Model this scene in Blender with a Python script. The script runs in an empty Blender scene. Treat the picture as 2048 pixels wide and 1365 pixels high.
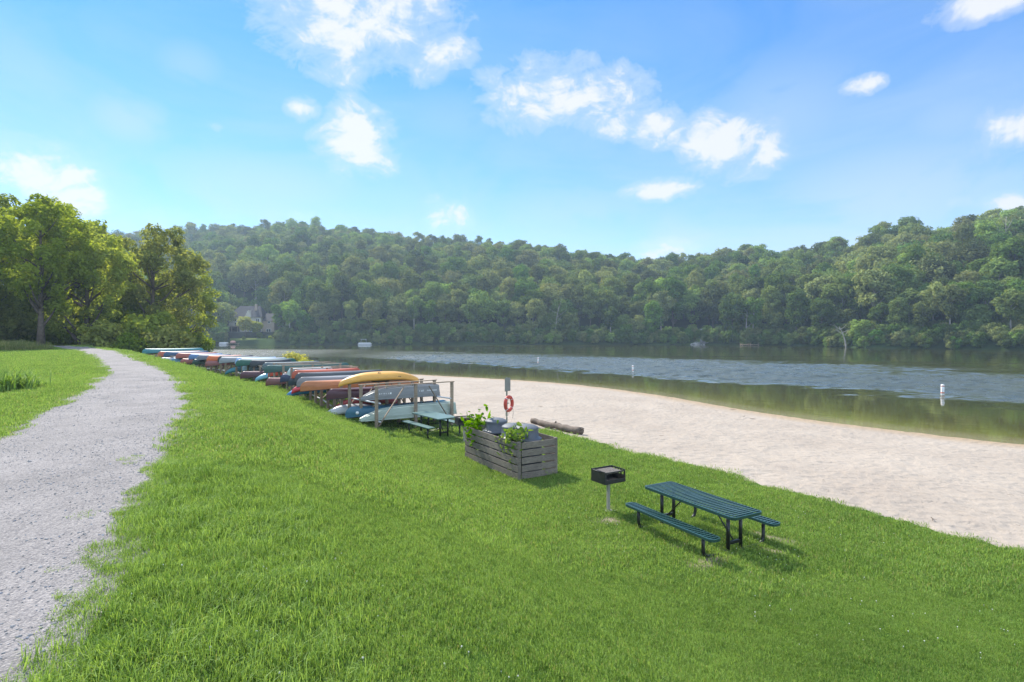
import bpy, math, random
import numpy as np
from mathutils import Vector, Matrix, Quaternion

random.seed(7)
RNG = np.random.default_rng(7)
SC = bpy.context.scene
COL = SC.collection
R = math.radians

# ------------------------------------------------------------------ camera
F = 1080.0            # focal length in pixels of the 2048 px wide photograph
HOR = 668.0           # row of the horizon
CAMZ = 4.1
WATER = -0.6
SUN_AZ, SUN_EL = R(-39), R(43)      # azimuth from +Y towards +X

cam = bpy.data.cameras.new('camera')
cam.sensor_width = 36.0
cam.lens = 36.0 * F / 2048.0
cam.shift_y = -(682.5 - HOR) / 2048.0
cam.clip_start = 0.1
cam.clip_end = 4000
camo = bpy.data.objects.new('camera', cam)
camo.location = (0, 0, CAMZ)
camo.rotation_euler = (R(90), 0, 0)
COL.objects.link(camo)
SC.camera = camo


def at(px, y, Y):
    """world point seen at photo pixel (px, y) at depth Y"""
    return Vector(((px - 1024) / F * Y, Y, CAMZ - (y - HOR) / F * Y))


# ------------------------------------------------------------------ object helpers
def tag(o, label=None, cat=None, group=None, kind=None):
    if label: o['label'] = label
    if cat: o['category'] = cat
    if group: o['group'] = group
    if kind: o['kind'] = kind
    return o


def empty(name, loc=(0, 0, 0), rz=0.0, label=None, cat=None, group=None):
    o = bpy.data.objects.new(name, None)
    o.empty_display_size = 0.2
    COL.objects.link(o)
    o.location = loc
    o.rotation_euler = (0, 0, rz)
    return tag(o, label, cat, group)


class MB:
    """collects shapes into one mesh"""
    def __init__(self):
        self.v, self.f, self.m = [], [], []
        self.mi = 0
        self.sm = []
        self.smooth = False

    def add(self, vs, fs):
        b = len(self.v)
        self.v.extend([tuple(p) for p in vs])
        for f in fs:
            self.f.append(tuple(i + b for i in f))
            self.m.append(self.mi)
            self.sm.append(self.smooth)
        return self

    def box(self, c, s, rot=None, bev=0.0):
        hx, hy, hz = s[0] / 2, s[1] / 2, s[2] / 2
        c = Vector(c)
        if bev <= 0:
            pts = [Vector((x, y, z)) for z in (-hz, hz) for y in (-hy, hy) for x in (-hx, hx)]
            fs = [(0, 2, 3, 1), (4, 5, 7, 6), (0, 1, 5, 4), (2, 6, 7, 3), (0, 4, 6, 2), (1, 3, 7, 5)]
        else:
            b = min(bev, hx * .9, hy * .9, hz * .9)
            pts, fs = [], []
            idx = {}
            for sx in (-1, 1):
                for sy in (-1, 1):
                    for sz in (-1, 1):
                        for ax in range(3):
                            p = [sx * (hx - b), sy * (hy - b), sz * (hz - b)]
                            p[ax] = (sx * hx, sy * hy, sz * hz)[ax]
                            idx[(sx, sy, sz, ax)] = len(pts)
                            pts.append(Vector(p))
            g = lambda *k: idx[k]
            for s_ in (-1, 1):
                q = [g(s_, -1, -1, 0), g(s_, 1, -1, 0), g(s_, 1, 1, 0), g(s_, -1, 1, 0)]
                fs.append(q if s_ > 0 else q[::-1])
                q = [g(-1, s_, -1, 1), g(1, s_, -1, 1), g(1, s_, 1, 1), g(-1, s_, 1, 1)]
                fs.append(q[::-1] if s_ > 0 else q)
                q = [g(-1, -1, s_, 2), g(1, -1, s_, 2), g(1, 1, s_, 2), g(-1, 1, s_, 2)]
                fs.append(q if s_ > 0 else q[::-1])
            for a in (-1, 1):
                for b_ in (-1, 1):
                    fs.append([g(a, b_, -1, 0), g(a, b_, 1, 0), g(a, b_, 1, 1), g(a, b_, -1, 1)])
                    fs.append([g(a, -1, b_, 0), g(a, 1, b_, 0), g(a, 1, b_, 2), g(a, -1, b_, 2)])
                    fs.append([g(-1, a, b_, 1), g(1, a, b_, 1), g(1, a, b_, 2), g(-1, a, b_, 2)])
                    for c_ in (-1, 1):
                        fs.append([g(a, b_, c_, 0), g(a, b_, c_, 1), g(a, b_, c_, 2)])
        if rot is not None:
            pts = [rot @ p for p in pts]
        return self.add([p + c for p in pts], fs)

    def beam(self, p0, p1, w, h, up=Vector((0, 0, 1)), bev=0.0):
        p0, p1 = Vector(p0), Vector(p1)
        d = p1 - p0
        z = d.normalized()
        u = Vector(up)
        if abs(z.dot(u)) > .98: u = Vector((1, 0, 0))
        x = u.cross(z).normalized()
        y = z.cross(x)
        rot = Matrix((x, y, z)).transposed()
        return self.box((p0 + p1) / 2, (w, h, d.length), rot, bev)

    def tube(self, pts, rad, n=8, cap=True):
        pts = [Vector(p) for p in pts]
        if not isinstance(rad, (list, tuple)): rad = [rad] * len(pts)
        ring, vs, fs = [], [], []
        d0 = (pts[1] - pts[0]).normalized()
        ref = Vector((0, 0, 1)) if abs(d0.z) < .9 else Vector((1, 0, 0))
        x = ref.cross(d0).normalized()
        for i, p in enumerate(pts):
            if i == 0: d = d0
            elif i == len(pts) - 1: d = (pts[i] - pts[i - 1]).normalized()
            else: d = ((pts[i + 1] - p).normalized() + (p - pts[i - 1]).normalized()).normalized()
            x = (x - d * x.dot(d)).normalized()
            y = d.cross(x)
            for k in range(n):
                a = 2 * math.pi * k / n
                vs.append(p + (x * math.cos(a) + y * math.sin(a)) * rad[i])
        for i in range(len(pts) - 1):
            for k in range(n):
                k2 = (k + 1) % n
                fs.append((i * n + k, i * n + k2, (i + 1) * n + k2, (i + 1) * n + k))
        if cap:
            fs.append(tuple(range(n))[::-1])
            fs.append(tuple((len(pts) - 1) * n + k for k in range(n)))
        return self.add(vs, fs)

    def lathe(self, prof, n=24, c=(0, 0, 0)):
        vs, fs = [], []
        for r, z in prof:
            for k in range(n):
                a = 2 * math.pi * k / n
                vs.append((c[0] + r * math.cos(a), c[1] + r * math.sin(a), c[2] + z))
        for i in range(len(prof) - 1):
            for k in range(n):
                k2 = (k + 1) % n
                fs.append((i * n + k, i * n + k2, (i + 1) * n + k2, (i + 1) * n + k))
        return self.add(vs, fs)

    def grid(self, P, closed=False):
        """P: list of rows of points"""
        n, m = len(P), len(P[0])
        vs = [p for r_ in P for p in r_]
        fs = []
        for i in range(n - 1):
            for j in range(m - 1 + (1 if closed else 0)):
                j2 = (j + 1) % m
                fs.append((i * m + j, i * m + j2, (i + 1) * m + j2, (i + 1) * m + j))
        return self.add(vs, fs)

    def mesh(self, name, mats):
        me = bpy.data.meshes.new(name)
        me.from_pydata(self.v, [], self.f)
        if not isinstance(mats, (list, tuple)): mats = [mats]
        for mt in mats: me.materials.append(mt)
        me.polygons.foreach_set('material_index', self.m)
        me.polygons.foreach_set('use_smooth', self.sm)
        me.update()
        return me

    def build(self, name, mats, parent=None, loc=None):
        o = bpy.data.objects.new(name, self.mesh(name, mats))
        COL.objects.link(o)
        if parent is not None: o.parent = parent
        if loc is not None: o.location = loc
        return o


def copy_tree(o, parent=None):
    c = o.copy()
    COL.objects.link(c)
    if parent is not None: c.parent = parent
    for ch in list(o.children):
        copy_tree(ch, c)
    return c


def np_mesh(name, V, Fq, mats, smooth=False, midx=None):
    me = bpy.data.meshes.new(name)
    me.from_pydata(V.tolist(), [], Fq.tolist() if hasattr(Fq, 'tolist') else Fq)
    if not isinstance(mats, (list, tuple)): mats = [mats]
    for mt in mats: me.materials.append(mt)
    if midx is not None: me.polygons.foreach_set('material_index', np.asarray(midx, np.int32))
    if smooth: me.polygons.foreach_set('use_smooth', np.ones(len(me.polygons), bool))
    me.update()
    return me


def obj(name, me, parent=None, loc=None):
    o = bpy.data.objects.new(name, me)
    COL.objects.link(o)
    if parent is not None: o.parent = parent
    if loc is not None: o.location = loc
    return o


# ------------------------------------------------------------------ numpy noise
def _hash(ix, iy, s):
    h = (ix.astype(np.int64) * 374761393 + iy.astype(np.int64) * 668265263 + s * 1442695041) & 0xffffffff
    h = ((h ^ (h >> 13)) * 1274126177) & 0xffffffff
    return ((h ^ (h >> 16)) & 0xffff) / 65535.0


def vnoise(x, y, s=0):
    x = np.asarray(x, float); y = np.asarray(y, float)
    ix, iy = np.floor(x), np.floor(y)
    fx, fy = x - ix, y - iy
    fx = fx * fx * (3 - 2 * fx); fy = fy * fy * (3 - 2 * fy)
    a = _hash(ix, iy, s); b = _hash(ix + 1, iy, s); c = _hash(ix, iy + 1, s); d = _hash(ix + 1, iy + 1, s)
    return (a + (b - a) * fx) * (1 - fy) + (c + (d - c) * fx) * fy


def fbm(x, y, s=0, o=3):
    r, a, t = 0, 1.0, 0
    for k in range(o):
        r = r + a * vnoise(x * 2 ** k, y * 2 ** k, s + k * 17); t += a; a *= .5
    return r / t


def ss(a, b, x):
    t = np.clip((np.asarray(x, float) - a) / (b - a), 0, 1)
    return t * t * (3 - 2 * t)


def sdist(x, y, poly):
    """distance to a polyline, positive on its right side"""
    best = np.full(np.shape(x), 1e9); sg = np.ones(np.shape(x))
    for (ax, ay), (bx, by) in zip(poly[:-1], poly[1:]):
        dx, dy = bx - ax, by - ay
        L2 = dx * dx + dy * dy
        t = np.clip(((x - ax) * dx + (y - ay) * dy) / L2, 0, 1)
        ex, ey = x - ax - t * dx, y - ay - t * dy
        d = np.hypot(ex, ey)
        cr = dx * ey - dy * ex
        m = d < best - 1e-9
        best = np.where(m, d, best); sg = np.where(m, np.where(cr > 0, -1, 1), sg)
    return best * sg


def spline(poly, n=8):
    """Catmull-Rom resampling"""
    P = [np.array(p, float) for p in poly]
    P = [2 * P[0] - P[1]] + P + [2 * P[-1] - P[-2]]
    out = []
    for i in range(1, len(P) - 2):
        for k in range(n):
            t = k / n
            out.append(tuple(.5 * ((2 * P[i]) + (-P[i - 1] + P[i + 1]) * t + (2 * P[i - 1] - 5 * P[i] + 4 * P[i + 1] - P[i + 2]) * t * t
                                   + (-P[i - 1] + 3 * P[i] - 3 * P[i + 1] + P[i + 2]) * t ** 3)))
    out.append(tuple(P[-2]))
    return out


# ------------------------------------------------------------------ plan of the ground
PATH_R = spline([(1.2, -14), (.4, -6), (-1.2, -1), (-2.4, 2), (-3.07, 3.47), (-3.75, 4.9), (-5.6, 8.6), (-9.0, 15.2), (-13.2, 21.3), (-18.6, 28.2),
                 (-24.2, 34.5), (-29.6, 41), (-39, 50.5), (-50, 58), (-66, 64)], 4)
PATH_L = spline([(-2.4, -14), (-2.9, -6), (-4.2, -1), (-5.3, 2), (-6.0, 4), (-7.0, 6), (-8.2, 8), (-9.7, 10.4), (-11.4, 13.2), (-14.9, 19.3), (-18.2, 24.2),
                 (-23.0, 30.0), (-29.9, 38), (-39.5, 47.8), (-51, 55.5), (-67, 61)], 4)
SHORE = spline([(200, -6), (110, 0), (60, 8), (36, 14.5), (26, 19.5), (21.7, 22.9), (17.5, 27.9), (14.5, 33), (10.8, 42.3), (3.7, 52.3), (-10.5, 61.9),
                (-21, 69), (-36, 75), (-52, 88), (-75, 112), (-140, 205), (-230, 330)], 4)
SAND = spline([(60, -22), (30, -4), (14, 6.8), (9.65, 10.1), (8.38, 12), (7.3, 13.7), (6.5, 15), (5.74, 16.5), (3.95, 18.8), (2.66, 21.1), (1.5, 22.9),
               (-.9, 24.7), (-3.4, 26.4), (-7.6, 32), (-11.5, 38), (-20, 45), (-29, 52), (-34, 60), (-38, 70)], 4)


def dR(x, y): return sdist(x, y, PATH_R)          # + towards the lake
def dL(x, y): return sdist(x, y, PATH_L)
def dshore(x, y): return -sdist(x, y, SHORE)       # + inland
def dsand(x, y): return sdist(x, y, SAND)          # + on the sand side


def zbase(x, y):
    ds = dshore(x, y)
    z = WATER + .62 * ss(-1.0, 17, ds) - .05 * np.clip(-ds, 0, 45)
    z = z - .05 * (1 - ss(0, 1.4, np.abs(ds))) * 0
    zp = 2.0 + .75 * np.clip(y, 0, 55) / 50
    dr = dR(x, y)
    bank = 1 - ss(.1, 1.0, (dr - .1) / (7.2 - 2.5 * ss(33, 46, y)) * .9 + .1)
    far = ss(2, 16, ds)
    z = z + zp * bank * far
    # the left meadow falls a little away from the path
    dl = -dL(x, y)
    z = z - .18 * ss(.5, 9, dl) * far
    return z


ROW = [(-5.5, 22.0), (-9.2, 26.0), (-11.95, 30.0), (-14.1, 33.0), (-16.6, 36.0), (-24.0, 42.6), (-31.6, 47.9)]
_rp = np.array(ROW); _rl = np.r_[0, np.cumsum(np.hypot(*np.diff(_rp, axis=0).T))]
ROWLEN = _rl[-1]
_tt = np.linspace(0, ROWLEN, 40)
_tx, _ty = np.interp(_tt, _rl, _rp[:, 0]), np.interp(_tt, _rl, _rp[:, 1])
_lift = np.maximum(0, np.interp(_tt, [0, 5, 7.5, 10, 12.5, 17.5, 22.5, 27.5, 32, 37], [.2, .5, .6, .62, .7, .78, .9, .98, 1.04, 1.1]) - zbase(_tx, _ty))


def terrace(x, y):
    """the racks stand on a low terrace at the foot of the bank"""
    d = sdist(x, y, ROW)
    near = np.abs(d) < 7
    out = np.zeros(np.shape(x))
    if near.any():
        xx, yy = x[near], y[near]
        D = (xx[:, None] - _tx[None]) ** 2 + (yy[:, None] - _ty[None]) ** 2
        l = _lift[np.argmin(D, 1)] if len(_tx) else 0
        # smooth along the row
        wgt = np.exp(-(D - D.min(1)[:, None]) / 1.5)
        l = (wgt * _lift[None]).sum(1) / wgt.sum(1)
        dd = d[near]
        out[near] = l * np.where(dd > 0, 1 - ss(.5, 5.5, dd), 1 - ss(.3, 3.2, -dd))
    return out


def zground(x, y):
    x = np.asarray(x, float); y = np.asarray(y, float)
    ds = dshore(x, y)
    on = ss(.5, 4, ds)
    z = zbase(x, y) + terrace(x.ravel(), y.ravel()).reshape(x.shape)
    inpath = ss(-.3, .3, -dR(x, y)) * ss(-.3, .3, dL(x, y))
    rough = on * (1 - .8 * inpath)
    z = z + rough * (.10 * (fbm(x / 3.1, y / 3.1, 5) - .5) + .05 * (fbm(x / .9, y / .9, 9, 2) - .5))
    z = z + .05 * (vnoise(x / 14, y / 14, 3) - .5) * on
    return z


def zg(x, y):
    return float(zground(np.array([x], float), np.array([y], float))[0])


# ------------------------------------------------------------------ materials
def newmat(name):
    m = bpy.data.materials.new(name)
    m.use_nodes = True
    nt = m.node_tree
    return m, nt, nt.nodes, nt.links, nt.nodes['Principled BSDF']


def nd(nt, t, **kw):
    n = nt.nodes.new(t)
    for k, v in kw.items():
        if k.startswith('i_'):
            n.inputs[k[2:].replace('_', ' ')].default_value = v
        else:
            setattr(n, k, v)
    return n


def noise(nt, scale, detail=4, rough=.55, vec=None, dist=0.0):
    n = nt.nodes.new('ShaderNodeTexNoise')
    n.inputs['Scale'].default_value = scale
    n.inputs['Detail'].default_value = detail
    n.inputs['Roughness'].default_value = rough
    n.inputs['Distortion'].default_value = dist
    if vec is not None: nt.links.new(vec, n.inputs['Vector'])
    return n


def ramp(nt, fac, stops, interp='LINEAR'):
    r = nt.nodes.new('ShaderNodeValToRGB')
    r.color_ramp.interpolation = interp
    e = r.color_ramp.elements
    while len(e) < len(stops): e.new(.5)
    for i, (p, c) in enumerate(stops):
        e[i].position = p
        e[i].color = (c[0], c[1], c[2], 1) if hasattr(c, '__len__') else (c, c, c, 1)
    nt.links.new(fac, r.inputs['Fac'])
    return r


def mathn(nt, op, a, b=None, c=None, clamp=False):
    m = nt.nodes.new('ShaderNodeMath')
    m.operation = op
    m.use_clamp = clamp
    for i, v in enumerate((a, b, c)):
        if v is None: continue
        if isinstance(v, (int, float)): m.inputs[i].default_value = v
        else: nt.links.new(v, m.inputs[i])
    return m.outputs[0]


def mixc(nt, fac, a, b, blend='MIX'):
    m = nt.nodes.new('ShaderNodeMix')
    m.data_type = 'RGBA'
    m.blend_type = blend
    for k, v in ((0, fac), (6, a), (7, b)):
        if isinstance(v, (int, float)): m.inputs[k].default_value = v
        elif isinstance(v, (tuple, list)): m.inputs[k].default_value = (v[0], v[1], v[2], 1)
        else: nt.links.new(v, m.inputs[k])
    return m.outputs[2]


def geo_pos(nt):
    return nt.nodes.new('ShaderNodeNewGeometry').outputs['Position']


def obj_co(nt):
    return nt.nodes.new('ShaderNodeTexCoord').outputs['Object']


def bump(nt, h, strength=.5, dist=.02):
    b = nt.nodes.new('ShaderNodeBump')
    b.inputs['Strength'].default_value = strength
    b.inputs['Distance'].default_value = dist
    nt.links.new(h, b.inputs['Height'])
    return b.outputs['Normal']


def plain(name, col, rough=.5, metal=0.0, var=.15, scale=3.0, bmp=0.0, spec=.5):
    m, nt, N, L, P = newmat(name)
    co = obj_co(nt)
    n = noise(nt, scale, 5, .6, co)
    lo = tuple(c * (1 - var) for c in col); hi = tuple(min(1, c * (1 + var)) for c in col)
    r = ramp(nt, n.outputs['Fac'], [(.3, lo), (.7, hi)])
    L.new(r.outputs['Color'], P.inputs['Base Color'])
    P.inputs['Roughness'].default_value = rough
    P.inputs['Metallic'].default_value = metal
    P.inputs['Specular IOR Level'].default_value = spec
    if bmp > 0:
        n2 = noise(nt, scale * 12, 4, .6, co)
        L.new(bump(nt, n2.outputs['Fac'], bmp, .01), P.inputs['Normal'])
    return m


def hullmat(name, col, rough=.32):
    """scuffed boat plastic"""
    m, nt, N, L, P = newmat(name)
    co = obj_co(nt)
    mp = nd(nt, 'ShaderNodeMapping'); mp.inputs['Scale'].default_value = (.6, 4, 4)
    L.new(co, mp.inputs['Vector'])
    n = noise(nt, 2.5, 6, .65, mp.outputs['Vector'])
    lo = tuple(c * .82 for c in col); hi = tuple(min(1, c * 1.12 + .008) for c in col)
    r = ramp(nt, n.outputs['Fac'], [(.3, lo), (.75, hi)])
    n2 = noise(nt, 14, 4, .7, mp.outputs['Vector'])
    sc = ramp(nt, n2.outputs['Fac'], [(.66, 0.0), (.74, .35)])
    pale = tuple(min(1, c * .5 + .2) for c in col)
    L.new(mixc(nt, sc.outputs['Color'], r.outputs['Color'], pale), P.inputs['Base Color'])
    rr = ramp(nt, n2.outputs['Fac'], [(.3, rough * .8), (.7, min(1, rough * 1.5))])
    L.new(rr.outputs['Color'], P.inputs['Roughness'])
    return m


def woodmat(name, col, dark, rough=.85, axis=(1, 1, 14)):
    m, nt, N, L, P = newmat(name)
    co = obj_co(nt)
    mp = nd(nt, 'ShaderNodeMapping'); mp.inputs['Scale'].default_value = axis
    L.new(co, mp.inputs['Vector'])
    n = noise(nt, 3.0, 8, .7, mp.outputs['Vector'], .6)
    r = ramp(nt, n.outputs['Fac'], [(.3, dark), (.5, col), (.72, tuple(min(1, c * 1.35) for c in col))])
    n2 = noise(nt, 1.1, 4, .6, co)
    r2 = ramp(nt, n2.outputs['Fac'], [(.35, (.7, .7, .7)), (.65, (1.1, 1.08, 1.05))])
    L.new(mixc(nt, 1.0, r.outputs['Color'], r2.outputs['Color'], 'MULTIPLY'), P.inputs['Base Color'])
    P.inputs['Roughness'].default_value = rough
    P.inputs['Specular IOR Level'].default_value = .25
    L.new(bump(nt, n.outputs['Fac'], .5, .008), P.inputs['Normal'])
    return m


def leafmat(name, lo, hi, trans=.45, tcol=None, objvar=.5, gloss=.0, huevar=.03, valvar=.3):
    """leaf: diffuse + translucent; colour varies from leaf to leaf and tree to tree"""
    m, nt, N, L, P = newmat(name)
    N.remove(P)
    out = N['Material Output']
    at_ = nd(nt, 'ShaderNodeAttribute', attribute_name='tint')
    oi = nd(nt, 'ShaderNodeObjectInfo')
    f = mathn(nt, 'ADD', mathn(nt, 'MULTIPLY', at_.outputs['Fac'], 1 - objvar), mathn(nt, 'MULTIPLY', oi.outputs['Random'], objvar))
    r = ramp(nt, f, [(.15, lo), (.85, hi)])
    hsv = nd(nt, 'ShaderNodeHueSaturation')
    rnd2 = mathn(nt, 'FRACT', mathn(nt, 'MULTIPLY', oi.outputs['Random'], 7.31))
    L.new(mathn(nt, 'ADD', mathn(nt, 'MULTIPLY', rnd2, huevar), .5 - huevar * .42), hsv.inputs['Hue'])
    rnd3 = mathn(nt, 'FRACT', mathn(nt, 'MULTIPLY', oi.outputs['Random'], 13.7))
    L.new(mathn(nt, 'ADD', mathn(nt, 'MULTIPLY', rnd3, valvar), 1 - valvar * .5), hsv.inputs['Value'])
    L.new(mathn(nt, 'ADD', mathn(nt, 'MULTIPLY', rnd2, .3), .82), hsv.inputs['Saturation'])
    L.new(r.outputs['Color'], hsv.inputs['Color'])
    d = nd(nt, 'ShaderNodeBsdfDiffuse')
    t = nd(nt, 'ShaderNodeBsdfTranslucent')
    L.new(hsv.outputs['Color'], d.inputs['Color'])
    tc = mixc(nt, 1.0, hsv.outputs['Color'], tcol or (1.5, 1.35, .6), 'MULTIPLY')
    L.new(tc, t.inputs['Color'])
    mx = nd(nt, 'ShaderNodeMixShader'); mx.inputs[0].default_value = trans
    L.new(d.outputs[0], mx.inputs[1]); L.new(t.outputs[0], mx.inputs[2])
    last = mx.outputs[0]
    if gloss > 0:
        g = nd(nt, 'ShaderNodeBsdfGlossy'); g.inputs['Roughness'].default_value = .45
        g.inputs['Color'].default_value = (.9, .95, .9, 1)
        m2 = nd(nt, 'ShaderNodeMixShader'); m2.inputs[0].default_value = gloss
        L.new(last, m2.inputs[1]); L.new(g.outputs[0], m2.inputs[2]); last = m2.outputs[0]
    L.new(last, out.inputs['Surface'])
    return m


# ---- ground materials
def mat_lawn():
    m, nt, N, L, P = newmat('lawn_soil_and_turf')
    p = geo_pos(nt)
    n = noise(nt, .5, 6, .6, p)
    n2 = noise(nt, 9, 5, .7, p)
    n3 = noise(nt, 45, 4, .7, p)
    r = ramp(nt, n.outputs['Fac'], [(.3, (.055, .12, .016)), (.55, (.08, .155, .024)), (.75, (.115, .185, .036))])
    r2 = ramp(nt, n2.outputs['Fac'], [(.3, (.6, .62, .6)), (.7, (1.25, 1.2, 1.1))])
    c = mixc(nt, .8, r.outputs['Color'], r2.outputs['Color'], 'MULTIPLY')
    b = nd(nt, 'ShaderNodeAttribute', attribute_name='bare')
    soil = ramp(nt, n3.outputs['Fac'], [(.3, (.22, .17, .12)), (.7, (.42, .35, .27))])
    c = mixc(nt, b.outputs['Fac'], c, soil.outputs['Color'])
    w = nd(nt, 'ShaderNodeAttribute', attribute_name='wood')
    dark_ground = ramp(nt, n2.outputs['Fac'], [(.35, (.02, .03, .008)), (.65, (.05, .06, .018))])
    c = mixc(nt, w.outputs['Fac'], c, dark_ground.outputs['Color'])
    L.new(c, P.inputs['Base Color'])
    P.inputs['Roughness'].default_value = .95
    P.inputs['Specular IOR Level'].default_value = .1
    h = mathn(nt, 'ADD', n2.outputs['Fac'], mathn(nt, 'MULTIPLY', n3.outputs['Fac'], .6))
    L.new(bump(nt, h, .9, .06), P.inputs['Normal'])
    return m


def mat_path():
    m, nt, N, L, P = newmat('packed_gravel')
    p = geo_pos(nt)
    v = nd(nt, 'ShaderNodeTexVoronoi'); v.inputs['Scale'].default_value = 48
    L.new(p, v.inputs['Vector'])
    v2 = nd(nt, 'ShaderNodeTexVoronoi'); v2.inputs['Scale'].default_value = 120
    L.new(p, v2.inputs['Vector'])
    n = noise(nt, .9, 5, .6, p)
    n2 = noise(nt, 30, 5, .75, p)
    base = ramp(nt, n.outputs['Fac'], [(.3, (.215, .198, .186)), (.7, (.30, .275, .258))])
    sp = ramp(nt, v.outputs['Color'], [(.05, (.5, .52, .58)), (.5, (.95, .95, .97)), (.95, (1.3, 1.3, 1.32))])
    sp2 = ramp(nt, v2.outputs['Color'], [(.05, (.55, .55, .6)), (.5, (1, 1, 1)), (.95, (1.25, 1.22, 1.2))])
    c = mixc(nt, .75, base.outputs['Color'], sp.outputs['Color'], 'MULTIPLY')
    c = mixc(nt, .75, c, sp2.outputs['Color'], 'MULTIPLY')
    L.new(c, P.inputs['Base Color'])
    P.inputs['Roughness'].default_value = .9
    P.inputs['Specular IOR Level'].default_value = .2
    h = mathn(nt, 'ADD', mathn(nt, 'MULTIPLY', v.outputs['Distance'], -1.0), mathn(nt, 'MULTIPLY', n2.outputs['Fac'], .8))
    L.new(bump(nt, h, .8, .016), P.inputs['Normal'])
    return m


def mat_sand():
    m, nt, N, L, P = newmat('beach_sand')
    p = geo_pos(nt)
    n = noise(nt, .25, 5, .6, p)
    n2 = noise(nt, 3.2, 6, .68, p)
    n3 = noise(nt, 60, 3, .7, p)
    v = nd(nt, 'ShaderNodeTexVoronoi', feature='SMOOTH_F1'); v.inputs['Scale'].default_value = 3.4
    v.inputs['Smoothness'].default_value = .6
    nv = nd(nt, 'ShaderNodeVectorMath', operation='MULTIPLY_ADD')
    L.new(n2.outputs['Color'], nv.inputs[0]); nv.inputs[1].default_value = (.35, .35, 0); L.new(p, nv.inputs[2])
    L.new(nv.outputs[0], v.inputs['Vector'])
    r = ramp(nt, n.outputs['Fac'], [(.3, (.35, .295, .245)), (.7, (.42, .36, .30))])
    g = ramp(nt, n3.outputs['Fac'], [(.25, (.78, .77, .76)), (.7, (1.08, 1.07, 1.06))])
    c = mixc(nt, .8, r.outputs['Color'], g.outputs['Color'], 'MULTIPLY')
    w = nd(nt, 'ShaderNodeAttribute', attribute_name='wet')
    c = mixc(nt, w.outputs['Fac'], c, (.34, .25, .16))
    L.new(c, P.inputs['Base Color'])
    P.inputs['Roughness'].default_value = .95
    P.inputs['Specular IOR Level'].default_value = .15
    h = mathn(nt, 'ADD', v.outputs['Distance'], mathn(nt, 'MULTIPLY', n2.outputs['Fac'], .9))
    L.new(bump(nt, h, .75, .12), P.inputs['Normal'])
    return m


def mat_water():
    m, nt, N, L, P = newmat('lake_water')
    p = geo_pos(nt)
    shal = nd(nt, 'ShaderNodeAttribute', attribute_name='shallow')
    rip = nd(nt, 'ShaderNodeAttribute', attribute_name='ripple')
    c = ramp(nt, shal.outputs['Fac'], [(0, (.046, .047, .013)), (.45, (.080, .076, .014)), (.85, (.135, .13, .024)), (1, (.24, .21, .10))])
    L.new(c.outputs['Color'], P.inputs['Base Color'])
    P.inputs['IOR'].default_value = 1.55; P.inputs['Specular IOR Level'].default_value = 1.0
    gustn = noise(nt, .22, 4, .6, p)
    chop = noise(nt, 1.5, 3, .6, p)
    cf = mathn(nt, 'MULTIPLY', ramp(nt, gustn.outputs['Fac'], [(.3, .8), (.7, 1.1)]).outputs['Color'], ramp(nt, chop.outputs['Fac'], [(.36, .8), (.56, 1.1)]).outputs['Color'])
    rgh = mathn(nt, 'MULTIPLY_ADD', mathn(nt, 'MULTIPLY', rip.outputs['Fac'], cf), .30, .025)
    L.new(rgh, P.inputs['Roughness'])
    mp = nd(nt, 'ShaderNodeMapping'); mp.inputs['Scale'].default_value = (1, 1, 1)
    mp.inputs['Rotation'].default_value = (0, 0, R(35))
    L.new(p, mp.inputs['Vector'])
    mp2 = nd(nt, 'ShaderNodeMapping'); mp2.inputs['Scale'].default_value = (.55, 1, 1)
    L.new(mp.outputs['Vector'], mp2.inputs['Vector'])
    big = noise(nt, .9, 3, .6, mp2.outputs['Vector'], .4)
    small = noise(nt, 2.6, 4, .6, mp2.outputs['Vector'], .3)
    calm = noise(nt, .35, 3, .5, mp2.outputs['Vector'])
    gust = noise(nt, .06, 3, .6, p)
    h1 = mathn(nt, 'ADD', big.outputs['Fac'], mathn(nt, 'MULTIPLY', small.outputs['Fac'], .28))
    amp = mathn(nt, 'ADD', mathn(nt, 'MULTIPLY', rip.outputs['Fac'], .05), .004)
    h = mathn(nt, 'MULTIPLY', h1, amp)
    h = mathn(nt, 'ADD', h, mathn(nt, 'MULTIPLY', calm.outputs['Fac'], .006))
    b = nd(nt, 'ShaderNodeBump'); b.inputs['Strength'].default_value = 1.0; b.inputs['Distance'].default_value = 1.0
    L.new(h, b.inputs['Height'])
    L.new(b.outputs['Normal'], P.inputs['Normal'])
    return m


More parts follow.
